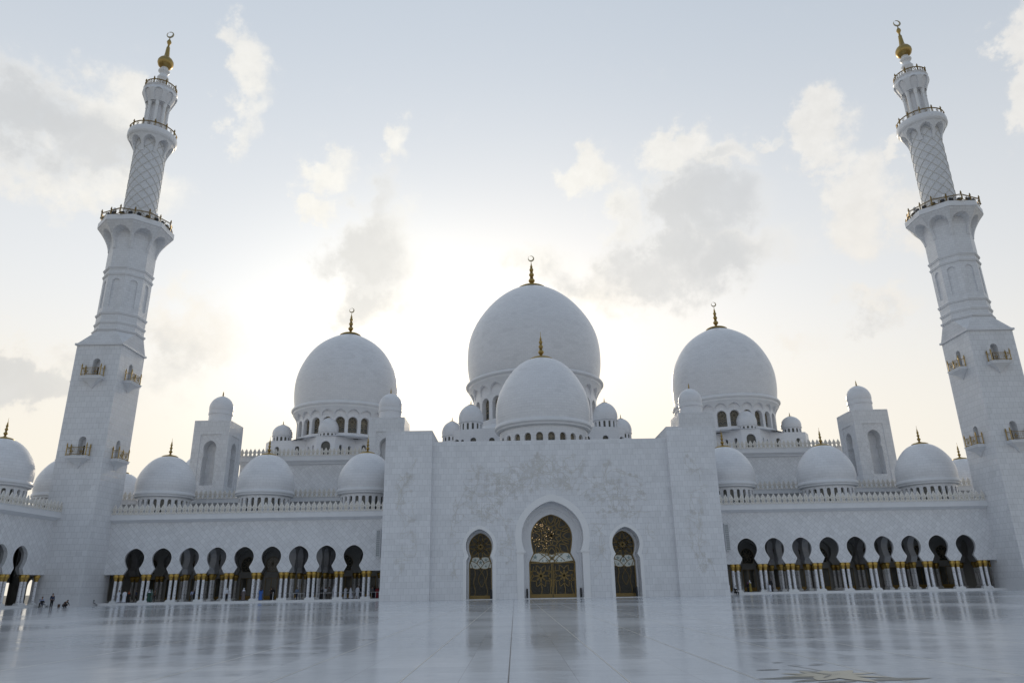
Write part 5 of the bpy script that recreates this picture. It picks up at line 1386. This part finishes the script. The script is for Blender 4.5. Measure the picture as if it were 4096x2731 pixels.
mb = MB(); mb.tube([(.16*math.cos(PI*i/8), 0, .38+.16*math.sin(PI*i/8)) for i in range(9)], .008, 5); mb.build('handle', 'grey_mesh', t)
def barrier(lab, x0, x1, y, mids):
    t = thing('barrier', lab, 'barrier', ((x0+x1)/2, y, .3), 0, 'white barriers in the left arcade'); c = (x0+x1)/2
    mb = MB(); mb.tube([(x0-c, 0, .88), (x1-c, 0, .88)], .03, 8); mb.build('rail', 'white_paint', t)
    for x in mids: mb = MB(); mb.lathe([(.11, 0), (.11, .02), (.028, .04), (.028, .88)], 10, (x-c, 0)); mb.build('post', 'white_paint', t)
barrier('white barrier rail farthest from the portal in the left arcade', -38.6, -35.9, 1.5, (-37.56, -36.5, -36.))
barrier('white barrier rail between the second and third column pairs from the portal', -34.2, -31.75, 1.5, (-33.83, -32.98, -31.85))
barrier('white barrier rail between the first and second column pairs from the portal', -31.6, -27.2, 1.5, (-30.05, -28.11))
barrier('short white barrier rail in the gap right beside the portal', -26.4, -23.6, 1.5, (-26.2, -25.6))
t = thing('stanchion', 'slim white stanchion post standing alone near the people in black', 'post', (-40.0, -.2, .3)); mb = MB(); mb.lathe([(0, 0), (.22, 0), (.22, .03), (.04, .06), (.035, 1.0), (.05, 1.02), (.05, 1.08), (0, 1.1)], 12); mb.build('pole', 'white_paint', t, smooth=True, auto=40)
t = thing('post_pair', 'two short grey steel posts left of the doorway in the right arcade', 'posts', (27.6, .6, .3))
for x in (-.13, .13): mb = MB(); mb.lathe([(.09, 0), (.045, .03), (.045, .75), (.03, .8), (0, .8)], 10, (x, 0)); mb.build('post', 'grey_mesh', t, smooth=True, auto=40)
def speaker(lab, x, sgn):
    t = thing('line_array_speaker', lab, 'speaker', (x, -.55, 0), R_(8*sgn), 'speaker columns beside the portal')
    for i in range(12):
        z = 6.1+i*.30
        mb = MB(); mb.box(-.27, .27, -.16, .16, z, z+.27); mb.box(-.24, .24, -.175, -.16, z+.03, z+.24); mb.build('cabinet', 'grey_mesh', t)
    mb = MB()
    for s in (-.29, .29): mb.box(s-.02, s+.02, -.2, .18, 6.0, 9.8)
    mb.box(-.31, .31, -.2, .18, 9.74, 9.84); mb.box(-.31, .31, -.2, .18, 5.98, 6.04); mb.tube([(0, .1, 9.8), (0, .55, 9.95)], .04, 6)
    for i in range(13): mb.box(-.29, .29, -.19, -.176, 6.06+i*.3, 6.10+i*.3)
    mb.build('frame', 'white_paint', t)
speaker('tall grey line array speaker hung on the wall left of the portal', -25.12, -1)
speaker('tall grey line array speaker hung on the wall right of the portal', 25.85, 1)
# little security cameras between the merlons
for sgn in (-1, 1):
    for i, x in enumerate((27.6, 31.6, 33.2, 39.6, 44.4, 49.2, 51.6, 57.2, 60.4, 63.6)):
        t = thing('security_camera', 'tiny white camera with a dark lens peeping between merlons of the front arcade parapets', 'camera', (sgn*x, -.35, 12.55), R_(10*((i % 3)-1)), 'parapet cameras')
        mb = MB(); mb.box(-.02, .02, -.02, .02, 0, .45); mb.box(-.1, .1, -.12, .2, .45, .66); mb.build('housing', 'white_paint', t)
        mb = MB(); mb.lathe([(0, 0), (.085, .0), (.085, .05), (0, .05)], 10); o = mb.build('lens', 'black_paint', t, (0, -.12, .55)); o.rotation_euler = (PI/2, 0, 0)
# trees far outside the left arcade, seen through its arches
def tree(lab, x, y, hgt, seed):
    r = random.Random(seed); t = thing('tree', lab, 'tree', (x, y, -.12), 0, 'trees beyond the left arcade')
    mb = MB(); mb.tube([(0, 0, 0), (.1, .05, hgt*.3), (.0, .1, hgt*.6)], [.22, .16, .08], 8)
    for k in range(6): a = r.uniform(0, 6.3); mb.tube([(.05, .05, hgt*(.3+.04*k)), (.8*math.cos(a), .8*math.sin(a), hgt*(.5+.05*k)), (1.4*math.cos(a), 1.4*math.sin(a), hgt*(.6+.05*k))], [.09, .05, .02], 5)
    mb.build('trunk', 'bark', t)
    mb = MB(); cl = [(r.uniform(-1.3, 1.3), r.uniform(-1.3, 1.3), hgt*r.uniform(.42, .92), r.uniform(.5, .95)) for _ in range(16)]
    for _ in range(2600):
        cx, cy, cz, R = r.choice(cl); v = Vector((r.gauss(0, 1), r.gauss(0, 1), r.gauss(0, 1))).normalized()*R*r.uniform(.5, 1.05)
        p = Vector((cx, cy, cz))+v; a = Vector((r.gauss(0, 1), r.gauss(0, 1), r.gauss(0, 1))).normalized(); b = a.orthogonal().normalized(); s_ = r.uniform(.06, .13)
        mb.add([tuple(p+a*s_), tuple(p+b*s_*.5), tuple(p-a*s_), tuple(p-b*s_*.5)], [(0, 1, 2, 3)])
    mb.build('crown', 'leaf_green', t)
for i, (x, y, hh) in enumerate(((-108, -2, 5.2), (-112, 6, 4.6), (-106, 14, 5.6), (-118, 1, 6.2))): tree('bushy green tree glimpsed beyond the arches of the left side arcade', x, y, hh, i)
